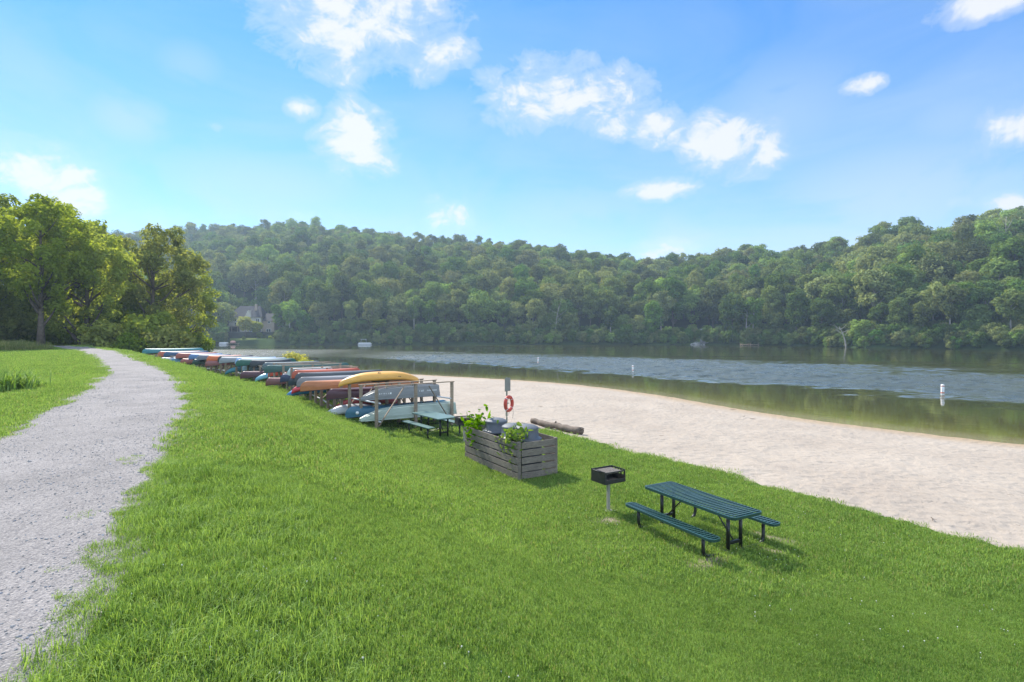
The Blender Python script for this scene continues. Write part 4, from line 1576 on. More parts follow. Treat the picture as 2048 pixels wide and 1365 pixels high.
RUST = (.44, .155, .05); MAROON = (.075, .018, .028); GREENC = (.03, .095, .078); GREY = (.21, .21, .215); SILVER = (.40, .42, .45)
BOATS = [
    # kind, colour, level, left px, right px, label
    ('jon_boat', (.37, .43, .37), 'low', 720, 905, 'pale sage green flat-bottomed boat upside down on the rack\'s lowest tier behind the table', dict(over=.45, B=.82, t=.52)),
    ('jon_boat', (.20, .205, .205), 'mid', 709, 872, 'grey flat-bottomed boat upside down with small white lettering along its side', dict(over=.05, B=.86, t=1.36)),
    ('canoe', (.035, .13, .20), 'low', 697, 897, 'steel blue canoe with a white round sticker, low behind the sage green boat', dict(over=.62, t=1.5, dz=.07)),
    ('kayak', (.74, .38, .07), 'top', 677, 838, 'yellow-orange kayak upside down on the topmost rail', dict(over=.5, B=.8)),
    ('canoe', MAROON, 'mid', 652, 872, 'dark maroon canoe jutting out below the yellow-orange kayak', dict(over=.85)),
    ('kayak', (.55, .56, .56), 'low', 645, 720, 'white kayak with pointed bow under the dark maroon canoe', dict(over=.9, B=.56, dz=-.04)),
    ('kayak', (.30, .03, .025), 'low', 668, 800, 'red-brown kayak lying behind the steel blue canoe', dict(over=.1, dz=.12)),
    ('canoe', RUST, 'mid', 600, 837, 'large rust-orange canoe upside down beside the yellow-orange kayak', dict(over=1.35, dz=.14)),
    ('canoe', GREY, 'mid', 593, 806, 'mid grey canoe directly behind the large rust-orange canoe', dict(over=1.0)),
    ('canoe', (.055, .065, .07), 'mid', 589, 769, 'charcoal canoe with a shiny grey top behind the mid grey canoe', dict(over=.55)),
    ('canoe', (.45, .085, .035), 'mid', 583, 722, 'bright red-orange canoe between the charcoal and pale canoes', dict(over=.3)),
    ('canoe', (.50, .60, .60), 'mid', 574, 668, 'pale aqua canoe tucked behind the bright red-orange canoe', dict(over=.2)),
    ('kayak', (.60, .05, .07), 'low', 583, 668, 'bright pink-red kayak bow poking out under the large rust-orange canoe', dict(over=.9, dz=.25)),
    ('kayak', (.03, .20, .42), 'low', 572, 650, 'bright blue kayak bow sticking out lowest beside the grass', dict(over=1.1, dz=0)),
    ('canoe', (.02, .035, .045), 'low', 576, 690, 'dark teal canoe low behind the bright pink-red kayak', dict(over=.4, dz=.25)),
    ('canoe', (.030, .045, .10), 'low', 560, 660, 'navy canoe end beside the row of bare posts', dict(over=.55, dz=.35)),
    ('canoe', GREENC, 'mid', 528, 700, 'long dark green canoe, the largest green boat of the row', dict(over=.9)),
    ('canoe', (.10, .14, .15), 'mid', 524, 643, 'slate grey canoe right behind the long dark green canoe', dict(over=.3)),
    ('canoe', (.55, .065, .025), 'low', 536, 640, 'red-orange canoe lying under the long dark green canoe', dict(over=.1, dz=.25)),
    ('canoe', (.19, .075, .065), 'low', 531, 620, 'dusty brick-red canoe end with a small yellow sticker near the grass', dict(over=1.0)),
    ('kayak', (.18, .42, .52), 'low', 510, 590, 'light blue kayak between the brick-red and maroon canoe ends', dict(over=.7)),
    ('canoe', (.03, .035, .04), 'mid', 499, 585, 'black canoe beside the two tall rack posts', dict(over=.3)),
    ('canoe', (.02, .045, .05), 'low', 500, 600, 'dark bottle-green canoe low beside the tall rack posts', dict(over=.2, dz=.3)),
    ('canoe', (.10, .035, .045), 'low', 480, 590, 'dull maroon canoe end closest to the grass in mid row', dict(over=1.2)),
    ('canoe', (.30, .40, .50), 'low', 484, 570, 'pale blue-grey canoe end under the forest green canoe', dict(over=.3, dz=.3)),
    ('canoe', (.012, .10, .065), 'mid', 471, 593, 'forest green canoe in the row\'s middle', dict(over=.9)),
    ('canoe', SILVER, 'mid', 478, 575, 'silver canoe with bright top, right behind the forest green canoe', dict(over=.2)),
    ('canoe', (.27, .40, .60), 'mid', 470, 556, 'light blue canoe behind the silver canoe', dict(over=.15)),
    ('kayak', (.02, .16, .19), 'low', 450, 530, 'teal kayak bow on the low tier left of the forest green canoe', dict(over=.6)),
    ('canoe', (.26, .27, .28), 'mid', 438, 523, 'large grey canoe left of the light blue canoe', dict(over=.8)),
    ('canoe', (.04, .04, .045), 'mid', 435, 500, 'black canoe hugging the large grey canoe', dict(over=.25)),
    ('canoe', (.62, .14, .035), 'mid', 413, 480, 'vivid orange canoe towards the far end of the row', dict(over=.55)),
    ('canoe', (.26, .09, .08), 'low', 410, 490, 'dusty red canoe low under the vivid orange canoe', dict(over=.7, dz=.3)),
    ('canoe', (.15, .17, .21), 'mid', 393, 460, 'slate blue canoe next to the vivid orange canoe', dict(over=.6)),
    ('canoe', (.012, .05, .035), 'low', 384, 450, 'very dark green canoe low under the slate blue canoe', dict(over=.7, dz=.3)),
    ('canoe', (.10, .19, .36), 'mid', 377, 440, 'mid-blue canoe beside the slate blue canoe', dict(over=.5)),
    ('canoe', (.33, .10, .075), 'low', 360, 440, 'salmon-red canoe on the low tier near the far end', dict(over=.7, dz=.25)),
    ('canoe', (.35, .10, .07), 'mid', 351, 437, 'rust-red canoe near the far end with a pale top', dict(over=.6)),
    ('canoe', (.10, .25, .36), 'low', 341, 420, 'steel-blue canoe end low beside the salmon-red canoe', dict(over=.8, dz=.25)),
    ('canoe', (.42, .43, .46), 'low', 318, 405, 'silver-white canoe end lowest at the far end of the row', dict(over=.9, dz=.2)),
    ('canoe', (.04, .09, .17), 'mid', 327, 420, 'navy blue canoe beside the far orange-red canoe', dict(over=.4)),
    ('canoe', (.48, .13, .07), 'mid', 315, 405, 'orange-red canoe second from the far end', dict(over=.5)),
    ('canoe', (.30, .09, .07), 'low', 284, 390, 'brown-red canoe on the low tier at the very far end', dict(over=.7, dz=.25)),
    ('canoe', (.04, .20, .22), 'mid', 284, 408, 'teal canoe at the very far end of the row', dict(over=.6, dz=.1)),
]
placed = {}
for kind, col, lv, pl, pr, lab, kw in BOATS:
    e, tt, Ln = place_boat(kind, col, lv, pl, pr, lab, **kw)
    placed[lab] = (e, Ln)

# markings
e, Ln = placed[BOATS[1][5]]
m = MB(); letters(m, .72, -.545, .27, 3, .07, .06, seed=2); letters(m, 1.08, -.545, .27, 8, .055, .045, seed=3)
letters(m, -1.22, -.505, .25, 6, .05, .05, seed=4, gap=1.0); m.box((-.62, -.52, .25), (.07, .006, .07))
m.build('lettering', M['decal_white'], e)
e, Ln = placed[BOATS[2][5]]
m = MB(); m.smooth = True
m.lathe([(.001, .012), (.07, .012), (.07, -.004)], 16)
o = m.build('sticker', M['decal_white'], e); o.location = (-Ln / 2 + .46, -.175, .13); o.rotation_euler = (R(84), 0, R(-24))
e, Ln = placed[BOATS[3][5]]
m = MB(); m.smooth = True
m.tube([(.06 * math.cos(a), .06 * math.sin(a), 0) for a in np.linspace(0, 2 * math.pi, 15)], .011, 5, False)
m.beam((-.045, .04, 0), (.06, -.05, 0), .014, .014)
o = m.build('emblem', M['decal_dark'], e); o.location = (-.15, -.235, .355); o.rotation_euler = (R(52), 0, 0)
m = MB(); letters(m, .35, -.352, .175, 7, .05, .055, seed=9); m.build('lettering', M['decal_dark'], e)

# ------------------------------------------------------------------ picnic tables
def rrect(L, W, r, n=6):
    out = []
    for cx, cy, a0 in ((L / 2 - r, W / 2 - r, 0), (-L / 2 + r, W / 2 - r, 90), (-L / 2 + r, -W / 2 + r, 180), (L / 2 - r, -W / 2 + r, 270)):
        for k in range(n + 1):
            a = R(a0 + 90 * k / n)
            out.append((cx + r * math.cos(a), cy + r * math.sin(a)))
    return out


def slotted(L, W, r, h, slat, gap):
    """rounded rectangular top of cross bars in a deep rim"""
    mb = MB()
    o = rrect(L, W, r); i = rrect(L - .05, W - .05, r - .02)
    mb.grid([[(x, y, z) for x, y in o] + [(o[0][0], o[0][1], z)] for z in (-h, -.004)])
    mb.grid([[(x, y, -.004) for x, y in o] + [(o[0][0], o[0][1], -.004)], [(x, y, 0) for x, y in i] + [(i[0][0], i[0][1], 0)]])
    mb.grid([[(x, y, 0) for x, y in i] + [(i[0][0], i[0][1], 0)], [(x, y, -h) for x, y in i] + [(i[0][0], i[0][1], -h)]])
    mb.grid([[(x, y, -h) for x, y in i] + [(i[0][0], i[0][1], -h)], [(x, y, -h) for x, y in o] + [(o[0][0], o[0][1], -h)]])
    x = -L / 2 + .05
    while x < L / 2 - .045:
        e = 0
        ax = abs(x)
        if ax > L / 2 - r: e = r - math.sqrt(max(0, r * r - (ax - (L / 2 - r)) ** 2))
        mb.box((x, 0, -.007), (slat, W - .05 - 2 * e, .012))
        x += slat + gap
    for yy in (-W * .25, 0, W * .25):
        mb.box((0, yy, -.028), (L - .06, .03, .02))
    return mb


def solid(L, W, h):
    mb = MB(); mb.box((0, 0, -h / 2), (L, W, h), bev=.008)
    return mb


def picnic_table(loc, rz, label, slots, L=2.4, W=.78, top_h=.76, seat_h=.46, seat_off=.70, seat_w=.27, leg_in=.32):
    e = empty('picnic_table', loc, rz, label, 'picnic table', 'picnic tables on the lawn')
    mt = M['green_coat'] if slots else M['pale_green_top']
    tp = slotted(L, W, .09, .055, .034, .040) if slots else solid(L, W, .05)
    o = tp.build('tabletop', mt, e); o.location = (0, 0, top_h)
    ex = [Vector(loc) + Matrix.Rotation(rz, 3, 'Z') @ Vector((sx * (L / 2 - leg_in), sy, 0)) for sx in (-1, 1) for sy in (0,)]
    for sy in (-1, 1):
        s = slotted(L, seat_w, .10, .05, .034, .040) if slots else solid(L, seat_w, .045)
        o = s.build('bench_seat', mt, e); o.location = (0, sy * seat_off, seat_h)
    def gz(x, y):
        p = Vector(loc) + Matrix.Rotation(rz, 3, 'Z') @ Vector((x, y, 0))
        return zg(p.x, p.y) - loc[2]
    for sx in (-1, 1):
        x = sx * (L / 2 - leg_in)
        for sy in (-1, 1):
            m = MB(); m.smooth = True
            g = gz(x, sy * .17)
            m.tube([(x, sy * .17, g - .03), (x, sy * .17, top_h - .05)], .036, 10)
            m.lathe([(.075, g + .0), (.075, g + .012), (.036, g + .03)], 12, (x, sy * .17, 0))
            m.build('leg', M['black_steel'], e)
            # bench leg, bending in along the ground towards the table legs
            m = MB(); m.smooth = True
            y0 = sy * seat_off
            g = gz(x, y0); g2 = gz(x, sy * .2)
            m.tube([(x, y0, seat_h - .04), (x, y0, g + .13), (x, y0 - sy * .035, g + .045), (x, y0 - sy * .12, g + .0), (x, sy * .2, g2 - .02)], .033, 10)
            m.build('bench_leg', M['black_steel'], e)
            m = MB(); m.box((x, y0, seat_h - .053), (.05, seat_w - .06, .012)); m.build('seat_bracket', M['black_steel'], e)
        m = MB()
        m.box((x, 0, .16), (.045, .36, .06), bev=.006)
        m.box((x, 0, top_h - .062), (.05, W - .12, .022))
        m.build('crossbar', M['black_steel'], e)
        m = MB(); m.smooth = True
        m.tube([(x, 0, .16), (sx * (L / 2 - leg_in - .52), 0, top_h - .06)], .014, 6)
        m.build('brace', M['black_steel'], e)
    return e


# near table: corners seen at (1286,974) (1448,1037) (1520,1024) (1345,966)
T1 = Vector((3.77, 10.9, 0)); T1.z = zg(T1.x, T1.y) + .02
picnic_table(tuple(T1), math.atan2(-1.98, 1.06), 'near picnic table with slotted dark green top and benches beside the sand', True, L=2.36, W=.82, seat_off=.82)
T2 = Vector((-3.1, 21.5, 0)); T2.z = zg(T2.x, T2.y) + .02
picnic_table(tuple(T2), math.atan2(-1.6, 1.26), 'picnic table with smooth grey-green top beside the boat rack', False, L=2.15, W=.85, seat_w=.28, seat_off=.72)

# ------------------------------------------------------------------ grills
def grill(loc, rz, label, base=True):
    e = empty('park_grill', loc, rz, label, 'grill', 'park grills on posts')
    W, D, H, z0 = .62, .48, .27, .70
    t = .012
    m = MB()
    m.box((0, 0, z0), (W, D, t))
    m.box((0, D / 2 - t / 2, z0 + .075), (W, t, .15)); m.box((0, D / 2 - t / 2, z0 + H - .02), (W, t, .04))   # back, with holes
    for xx, ww in ((-.20, .22), (.015, .07), (.115, .045), (.205, .045), (.285, .05)): m.box((xx, D / 2 - t / 2, z0 + .19), (ww, t, .10))
    m.box((-W / 2 + t / 2, 0, z0 + H / 2 + .01), (t, D - .004, H - .0))     # left side
    # right side with notches for the grate
    m.box((W / 2 - t / 2, 0, z0 + .07), (t, D - .004, .14))
    m.box((W / 2 - t / 2, 0, z0 + H - .012), (t, D - .004, .028))
    for yy, w in ((-D / 2 + .03, .05), (-.09, .04), (.0, .03), (.09, .04), (D / 2 - .03, .05)):
        m.box((W / 2 - t / 2, yy, z0 + .19), (t, w, .12))
    m.box((0, -D / 2 + t / 2, z0 + .04), (W - .002, t, .08))               # front lip
    m.box((0, -D / 2 + t / 2, z0 + H - .02), (W - .03, t * 1.2, .022)); m.box((-W / 2 + .03, -D / 2 + t / 2, z0 + .16), (.05, t, .16))
    m.build('firebox', M['grill_black'], e)
    m = MB()
    for k in range(19):
        m.box((-.22 + .44 * k / 18 + .02, .0, z0 + H - .035), (.012, D - .04, .012))
    for yy in (-D / 2 + .035, D / 2 - .035): m.box((.02, yy, z0 + H - .045), (.47, .014, .012))
    m.build('grate', M['grate'], e)
    m = MB(); m.smooth = True
    for yy in (-.12, .12):
        m.tube([(-.2, yy, z0 + H - .03), (-.34, yy, z0 + H + .0), (-.345, yy, z0 + H - .0)], .008, 5)
    m.tube([(-.345, -.13, z0 + H), (-.345, .13, z0 + H)], .013, 6)
    m.build('handle', M['grill_black'], e)
    m = MB(); m.box((0, 0, z0 / 2 - .05), (.065, .065, z0 + .08), bev=.006); m.build('post', M['post_tan'], e)
    m = MB(); m.box((0, 0, z0 - .03), (.16, .16, .05)); m.build('collar', M['grill_black'], e)
    if base:
        m = MB(); m.box((0, 0, .018), (.2, .2, .014)); m.build('base_plate', M['post_tan'], e)
    return e


G1 = (2.22, 12.45); grill((G1[0], G1[1], zg(*G1)), R(31), 'black charcoal grill on a tan post beside the near picnic table')
G2 = (-1.80, 20.3); grill((G2[0], G2[1], zg(*G2)), R(20), 'black charcoal grill behind the compost enclosure and the smooth-topped table')

# ------------------------------------------------------------------ compost enclosure
CN = Vector((.19, 15.0, 0)); d1 = Vector((-1.687, 2.76, 0)).normalized(); d2 = Vector((1.06, .65, 0)).normalized()
d2 = Vector((d1.y, -d1.x, 0))
CL, CW, CH = 3.15, 1.25, 1.06
CZ = min(zg(CN.x, CN.y), zg(*(CN + d1 * CL).xy), zg(*(CN + d2 * CW).xy))
ce = empty('compost_enclosure', (CN.x, CN.y, CZ), math.atan2(d2.y, d2.x), 'weathered grey slatted wooden enclosure around the compost bins', 'enclosure')
# local x along the short side, local y along the long side
for name, (x, y) in zip(('p',) * 4, ((0, 0), (CW, 0), (0, CL), (CW, CL))):
    m = MB(); m.box((x, y, CH / 2 - .08), (.095, .095, CH + .2), bev=.006); m.build('corner_post', M['board_wood'], ce)
m = MB(); m.box((-.0, CL / 2, CH / 2 - .12), (.08, .08, CH)); m.build('inner_post', M['board_wood'], ce)
NB = 5
bh = .175; pit = CH / NB
for side in range(4):
    m = MB()
    for k in range(NB):
        zc = .06 + pit * k + bh / 2 - .02
        j = random.uniform(-.008, .008)
        if side == 0: m.box((CW / 2, -.062, zc + j), (CW - .11, .026, bh), bev=.004)
        if side == 1: m.box((CW / 2, CL + .062, zc + j), (CW - .11, .026, bh), bev=.004)
        if side == 2: m.box((-.062, CL / 2, zc + j), (.026, CL + .11, bh), bev=.004)
        if side == 3: m.box((CW + .062, CL / 2, zc + j), (.026, CL - .11, bh), bev=.004)
    m.build('slat_side', M['board_wood'], ce)

# boards on the long sides run along local y: give them grain in that direction via the same material


def cw(x, y, z=0):
    p = CN + d2 * x + d1 * y
    return (p.x, p.y, CZ + z)


def bin_(loc, s, label, rz=0):
    e = empty('compost_bin', loc, rz, label, 'compost bin', 'grey compost bins in the slatted enclosure')
    m = MB(); m.smooth = True
    m.lathe([(.46, 0), (.455, .35), (.445, .75), (.43, .96), (.455, .97), (.455, 1.0), (.40, 1.03), (.36, 1.045), (.345, 1.25), (.338, 1.30)], 36)
    m.build('body', M['bin_grey'], e)
    m = MB(); m.smooth = True
    m.lathe([(.346, 1.285), (.352, 1.31), (.335, 1.33), (.25, 1.375), (.13, 1.405), (.05, 1.413), (.001, 1.414)], 36)
    m.build('lid', M['bin_lid'], e)
    e.scale = (s, s, 1)
    return e


bin_(cw(.66, .62, .02), 1.0, 'grey compost bin nearest the short slatted end')
bin_(cw(.66, 1.38, -.06), 1.0, 'grey compost bin between the other two in the enclosure')
bin_(cw(.62, 2.35, -.02), 1.0, 'grey compost bin at the far end of the enclosure')


def vine(name, loc, n, rx, ry, h, label, seed, trail=None, lsz=.075):
    r = np.random.default_rng(seed)
    e = empty(name, loc, 0, label, 'vine', 'leafy vines growing in the slatted enclosure')
    st = MB(); st.smooth = True
    C, Nn = [], []
    stems = []
    for k in range(9):
        a = r.uniform(0, 6.28)
        b0 = Vector((r.uniform(-.1, .1), r.uniform(-.1, .1), -.7))
        tip = Vector((math.cos(a) * rx * r.uniform(.4, 1), math.sin(a) * ry * r.uniform(.4, 1), h * r.uniform(.45, 1)))
        mid = b0.lerp(tip, .6) + Vector((0, 0, .2))
        stems.append([b0, mid, tip])
    if trail:
        stems += trail
    for s in stems:
        st.tube(s, [.010] + [.006] * (len(s) - 1), 5)
        for i in range(len(s) - 1):
            for _ in range(max(3, int(n / len(stems) / (len(s) - 1)))):
                u = r.uniform(.25 if i == 0 else 0, 1)
                p = s[i].lerp(s[i + 1], u)
                sp = .13 if s not in (trail or []) else .06
                C.append(np.array(p) + r.normal(0, sp, 3) * (1, 1, .9)); Nn.append(r.normal(0, .6, 3) + (0, -.3, .8))
    C, Nn = np.array(C), np.array(Nn); Nn /= np.linalg.norm(Nn, axis=1)[:, None]
    # heart-shaped folded leaves of 6 points
    V, Fq, T = [], [], []
    for c, nn in zip(C, Nn):
        t = np.cross(nn, r.normal(size=3)); t /= np.linalg.norm(t); b = np.cross(nn, t)
        s = lsz * r.uniform(.6, 1.35)
        o = len(V)
        V += [c - t * s, c - t * s * .55 + b * s * .62 + nn * s * .18, c + t * s * .35 + b * s * .5 + nn * s * .12, c + t * s * 1.1 - nn * s * .15,
              c + t * s * .35 - b * s * .5 + nn * s * .12, c - t * s * .55 - b * s * .62 + nn * s * .18]
        Fq += [[o, o + 1, o + 2, o + 3], [o, o + 3, o + 4, o + 5]]
        T += [r.uniform()] * 6
    st.build('stems', M['twig'], e)
    me = np_mesh('leaves', np.array(V), Fq, M['leaf_vine'])
    a = me.attributes.new('tint', 'FLOAT', 'POINT'); a.data.foreach_set('value', np.array(T, np.float32))
    obj('leaves', me, e)
    return e


p = cw(.12, .28, CH); rm = Matrix.Rotation(math.atan2(d2.y, d2.x), 3, 'Z')
tr_ = [[Vector((0, 0, .05)), rm @ Vector((-.22, .15, .02)), rm @ Vector((-.2, .45, -.25)), rm @ Vector((-.16, .65, -.45))],
       [Vector((0, 0, 0)), rm @ Vector((-.2, .5, .08)), rm @ Vector((-.22, .9, -.1))],
       [rm @ Vector((-.16, .3, -.1)), rm @ Vector((-.15, .1, -.5)), rm @ Vector((-.14, .0, -.75))]]
vine('climbing_vine', p, 200, .27, .26, .42, 'bright green vine spilling over the slats in front of the bins', 3, tr_)
p = cw(.15, 2.75, CH)
vine('climbing_vine', p, 230, .44, .34, .44, 'bright green vine at the far corner of the slatted enclosure', 5)

# ------------------------------------------------------------------ life ring post, log, buoys, lily
LP = (-.24, 25.0); lz = zg(*LP)
e = empty('rescue_post', (LP[0], LP[1], lz), R(-33), 'grey-green post with a small notice board, standing on the sand', 'post')
m = MB(); m.box((0, 0, .98), (.055, .055, 2.2), bev=.005); m.build('post', M['sign_post'], e)
m = MB(); m.box((.045, .0, 1.74), (.022, .46, .62), bev=.008); m.build('board', M['sign_grey'], e)
m = MB(); m.box((.075, 0, .88), (.09, .06, .03)); m.build('hook', M['sign_post'], e)
e = empty('life_ring', (LP[0] + .09, LP[1] - .06, lz + .86), R(-33), 'faded red life ring hanging on the notice post', 'life ring')
m = MB(); m.smooth = True
m.tube([(0, .29 * math.cos(a), .31 * math.sin(a)) for a in np.linspace(0, 2 * math.pi, 29)], .082, 10, False); m.build('ring', M['ring_red'], e)
m = MB(); m.smooth = True
for a0 in (45, 135, 225, 315):
    a = R(a0)
    m.tube([(.088 * math.cos(b), (.30 + .088 * math.sin(b)) * math.cos(a), (.31 + .088 * math.sin(b)) * math.sin(a)) for b in np.linspace(0, 2 * math.pi, 11)], .012, 5, False)
m.build('bands', M['decal_white'], e)
m = MB(); m.smooth = True
m.tube([(.03, .3, -.25), (.03, .34, -.5), (.03, .28, -.72)], .012, 5); m.tube([(.03, -.28, -.25), (.03, -.34, -.45), (.03, -.2, -.62), (.03, .0, -.4)], .012, 5)
m.build('rope', M['rope'], e)

p0, p1 = Vector((.9, 24.6, 0)), Vector((2.78, 21.9, 0))
e = empty('driftwood_log', (p0.x, p0.y, zg(p0.x, p0.y)), math.atan2(p1.y - p0.y, p1.x - p0.x), 'weathered grey-brown log lying between the sand and the lawn', 'log')
LL = (p1 - p0).length
m = MB(); m.smooth = True
zz_ = zg(p1.x, p1.y) - zg(p0.x, p0.y)
n = 16
m.tube([(LL * i / n, .05 * math.sin(i * .9), .13 + zz_ * i / n + .02 * math.sin(i * 1.7)) for i in range(n + 1)], [.11 + .05 * i / n + .014 * math.sin(i * 2.3) for i in range(n + 1)], 12)
m.build('trunk', M['log'], e)
m = MB(); m.smooth = True
m.tube([(LL - .06, .02, .18 + zz_), (LL + .16, .03, .27 + zz_)], [.055, .02], 7); m.tube([(LL * .5, .0, .2 + zz_ * .5), (LL * .52, .02, .33 + zz_ * .5)], [.05, .03], 7)
m.build('branch_stub', M['log'], e)


def buoy(px, y, lab, hpx):
    Y = (CAMZ - WATER) * F / (y - HOR)
    x = q_of(px) * Y
    e = empty('swim_buoy', (x, Y, WATER), 0, lab, 'buoy', 'white swim-area buoys')
    h = hpx / F * Y
    m = MB(); m.smooth = True
    m.lathe([(.001, -.4), (.11, -.4), (.115, -.1), (.115, h * .93), (.09, h * .98), (.001, h)], 16); m.build('body', M['white'], e)
    m = MB(); m.smooth = True
    m.lathe([(.117, h * .80), (.119, h * .80), (.119, h * .88), (.117, h * .88)], 16)
    m.lathe([(.117, h * .14), (.119, h * .14), (.119, h * .26), (.117, h * .26)], 16)
    m.build('band', M['buoy_red'], e)
    e.rotation_euler = (R(2), R(3 if px < 1200 else -1), 0)


buoy(1885, 790, 'white swim buoy with orange bands, largest and closest to the beach', 21)
buoy(1266, 743, 'white swim buoy in the middle of the rippled water', 12)
buoy(1076, 727, 'slightly tilted white swim buoy farthest out from the beach', 12)

# twigs and scraps on the sand
n = 420
tt_ = RNG.uniform(0, 1, n)
y = np.sqrt(RNG.uniform(9 ** 2, 55 ** 2, n)); x = RNG.uniform(-.2, .97, n) * y
ds_ = dshore(x, y); dn_ = dsand(x, y)
ok = (dn_ > .3) & (ds_ > .35) & ((ds_ < 3.2) & (fbm(x / 3, y / 3, 71) > .52) | (dn_ < 1.2) & (RNG.uniform(size=n) < .6) | (RNG.uniform(size=n) < .10))
x, y = x[ok], y[ok]
va = []
for k_ in range(3):
    mb = MB(); r = np.random.default_rng(k_)
    q0 = [Vector((-.16 + .08 * i, r.normal(0, .012), .012 + abs(r.normal(0, .008)))) for i in range(5)]
    mb.tube(q0, [.006, .009, .010, .008, .004], 5); mb.tube([q0[2], q0[2] + Vector((.07, .06, .02))], [.006, .003], 4)
    va.append((np.array(mb.v), [list(f) for f in mb.f], [M['twig']] * len(mb.f), np.full(len(mb.v), .5)))
stuff_instances('beach_debris', va, np.stack([x, y, zground(x, y) + .03, RNG.integers(0, 3, len(x)), 0 * x, 0 * x, RNG.uniform(0, 6.28, len(x)), RNG.uniform(.3, 1.2, len(x))], 1),
                'small twigs and scraps scattered over the sand', 'debris')

# day lily clump at the photo's edge
ly = (-16.35, 17.4); lz_ = zg(*ly)
e = empty('lily_clump', (ly[0], ly[1], lz_), 0, 'clump of strappy green lily leaves at the edge of the meadow', 'plant')
V, Fq, T = [], [], []
r = np.random.default_rng(11)
for k in range(420):
    a = r.uniform(0, 6.28); Lb = r.uniform(.55, 1.1); out = r.uniform(.35, 1.05)
    bx, by = r.normal(0, .38, 2)
    dx, dy = math.cos(a), math.sin(a); w = .022
    o = len(V)
    for i in range(5):
        u = i / 4
        hgt = Lb * (u - .55 * out * u * u); rad = Lb * out * u ** 1.5 * .9
        ww = w * (1 - u * .85)
        V += [(bx + dx * rad - dy * ww, by + dy * rad + dx * ww, hgt), (bx + dx * rad + dy * ww, by + dy * rad - dx * ww, hgt)]
        T += [r.uniform()] * 2
    for i in range(4): Fq.append([o + 2 * i, o + 2 * i + 1, o + 2 * i + 3, o + 2 * i + 2])
me = np_mesh('leaves', np.array(V), Fq, M['grass'])
a = me.attributes.new('tint', 'FLOAT', 'POINT'); a.data.foreach_set('value', np.array(T, np.float32) * .85)
obj('leaves', me, e)

# ------------------------------------------------------------------ far shore: house, docks, boats, rocks
hb = at(502, 663, HOUSE_Y); hz = 5.0
k = HOUSE_Y / F      # metres per photo pixel there
e = empty('lakeside_house', (hb.x, HOUSE_Y, hz), R(4), 'large tan brick house with grey hip roof across the lake', 'house')


def hx(px): return (px - 502) * k
def hzv(y): return (663 - y) * k


def hip(mb, x0, x1, y0, y1, z0, z1, r0, r1):
    ym = (y0 + y1) / 2
    mb.add([(x0, y0, z0), (x1, y0, z0), (x1, y1, z0), (x0, y1, z0), (r0, ym, z1), (r1, ym, z1)], [(0, 1, 5, 4), (1, 2, 5), (2, 3, 4, 5), (3, 0, 4), (0, 3, 2, 1)])


m = MB(); m.box(((hx(459) + hx(522)) / 2, 5.5, hzv(640) / 2), (hx(522) - hx(459), 11, hzv(633) - 0 - .0)); 
m.v = [(a, b, c - hzv(640) / 2 + hzv(633) / 2) for a, b, c in m.v]
m.build('wall', M['siding'], e)
m = MB(); m.box(((hx(522) + hx(545)) / 2 + .02, 6.0, hzv(641) / 2), (hx(545) - hx(522), 9, hzv(641))); m.build('wall', M['brick'], e)
m = MB(); m.box(((hx(497) + hx(522)) / 2, -.15, hzv(650) / 2), (hx(522) - hx(497), .32, hzv(648))); m.build('wall', M['brick'], e)
m = MB(); hip(m, hx(456), hx(525), -.7, 11.7, hzv(633), hzv(610), hx(472), hx(512)); rf = m.build('roof', M['shingle'], e)
m = MB(); m.box((hx(507.5), 3.0, hzv(613.5)), (1.1, 1.0, 3.2)); m.build('chimney', M['brick'], rf)
m = MB(); hip(m, hx(521), hx(547), .9, 11.2, hzv(641), hzv(625), hx(523), hx(541)); m.build('roof', M['shingle'], e)
# dormer gable
m = MB(); a0, a1 = hx(491), hx(504)
m.add([(a0, -.72, hzv(633)), (a1, -.72, hzv(633)), ((a0 + a1) / 2, -.72, hzv(619)), (a0, 4.0, hzv(633)), (a1, 4.0, hzv(633)), ((a0 + a1) / 2, 4.0, hzv(619))],
      [(0, 1, 2), (0, 2, 5, 3), (1, 4, 5, 2)])
m.build('dormer', M['siding'], e)


def window(px, y, w, h, yy):
    m = MB(); m.box((hx(px), yy - .06, hzv(y)), (w * k, .12, h * k)); f = m.build('window', M['white'], e)
    m = MB()
    for s in (-1, 1): m.box((hx(px) + s * w * k * .225, yy - .13, hzv(y)), (w * k * .36, .05, h * k * .78))
    m.build('pane', M['glass'], f)


for px, y, w, h, yy in [(471, 634 + 4, 7, 9, 0), (484, 638, 7, 9, 0), (474, 648, 8, 9, 0), (488, 648, 6, 9, 0), (515, 640, 7, 9, 0), (503, 660, 8, 6, -.32), (518, 660, 9, 6.5, -.32),
                        (534, 660, 10, 6.5, 1.5), (535, 643.5, 5, 5, 1.5)]:
    window(px, y, w, h, yy)
m = MB(); m.box((hx(471), -1.6, hzv(652.5)), (hx(482) - hx(459), 3.2, .35)); m.build('deck', M['rack_wood'], e)
for px in (460, 470, 481):
    m = MB(); m.box((hx(px), -3.0, hzv(658)), (.3, .3, hzv(653))); m.build('deck_post', M['rack_wood'], e)
m = MB(); m.box((hx(470), -.1, hzv(658)), (hx(480) - hx(460), .2, hzv(653.5))); m.build('porch', M['dark_opening'], e)
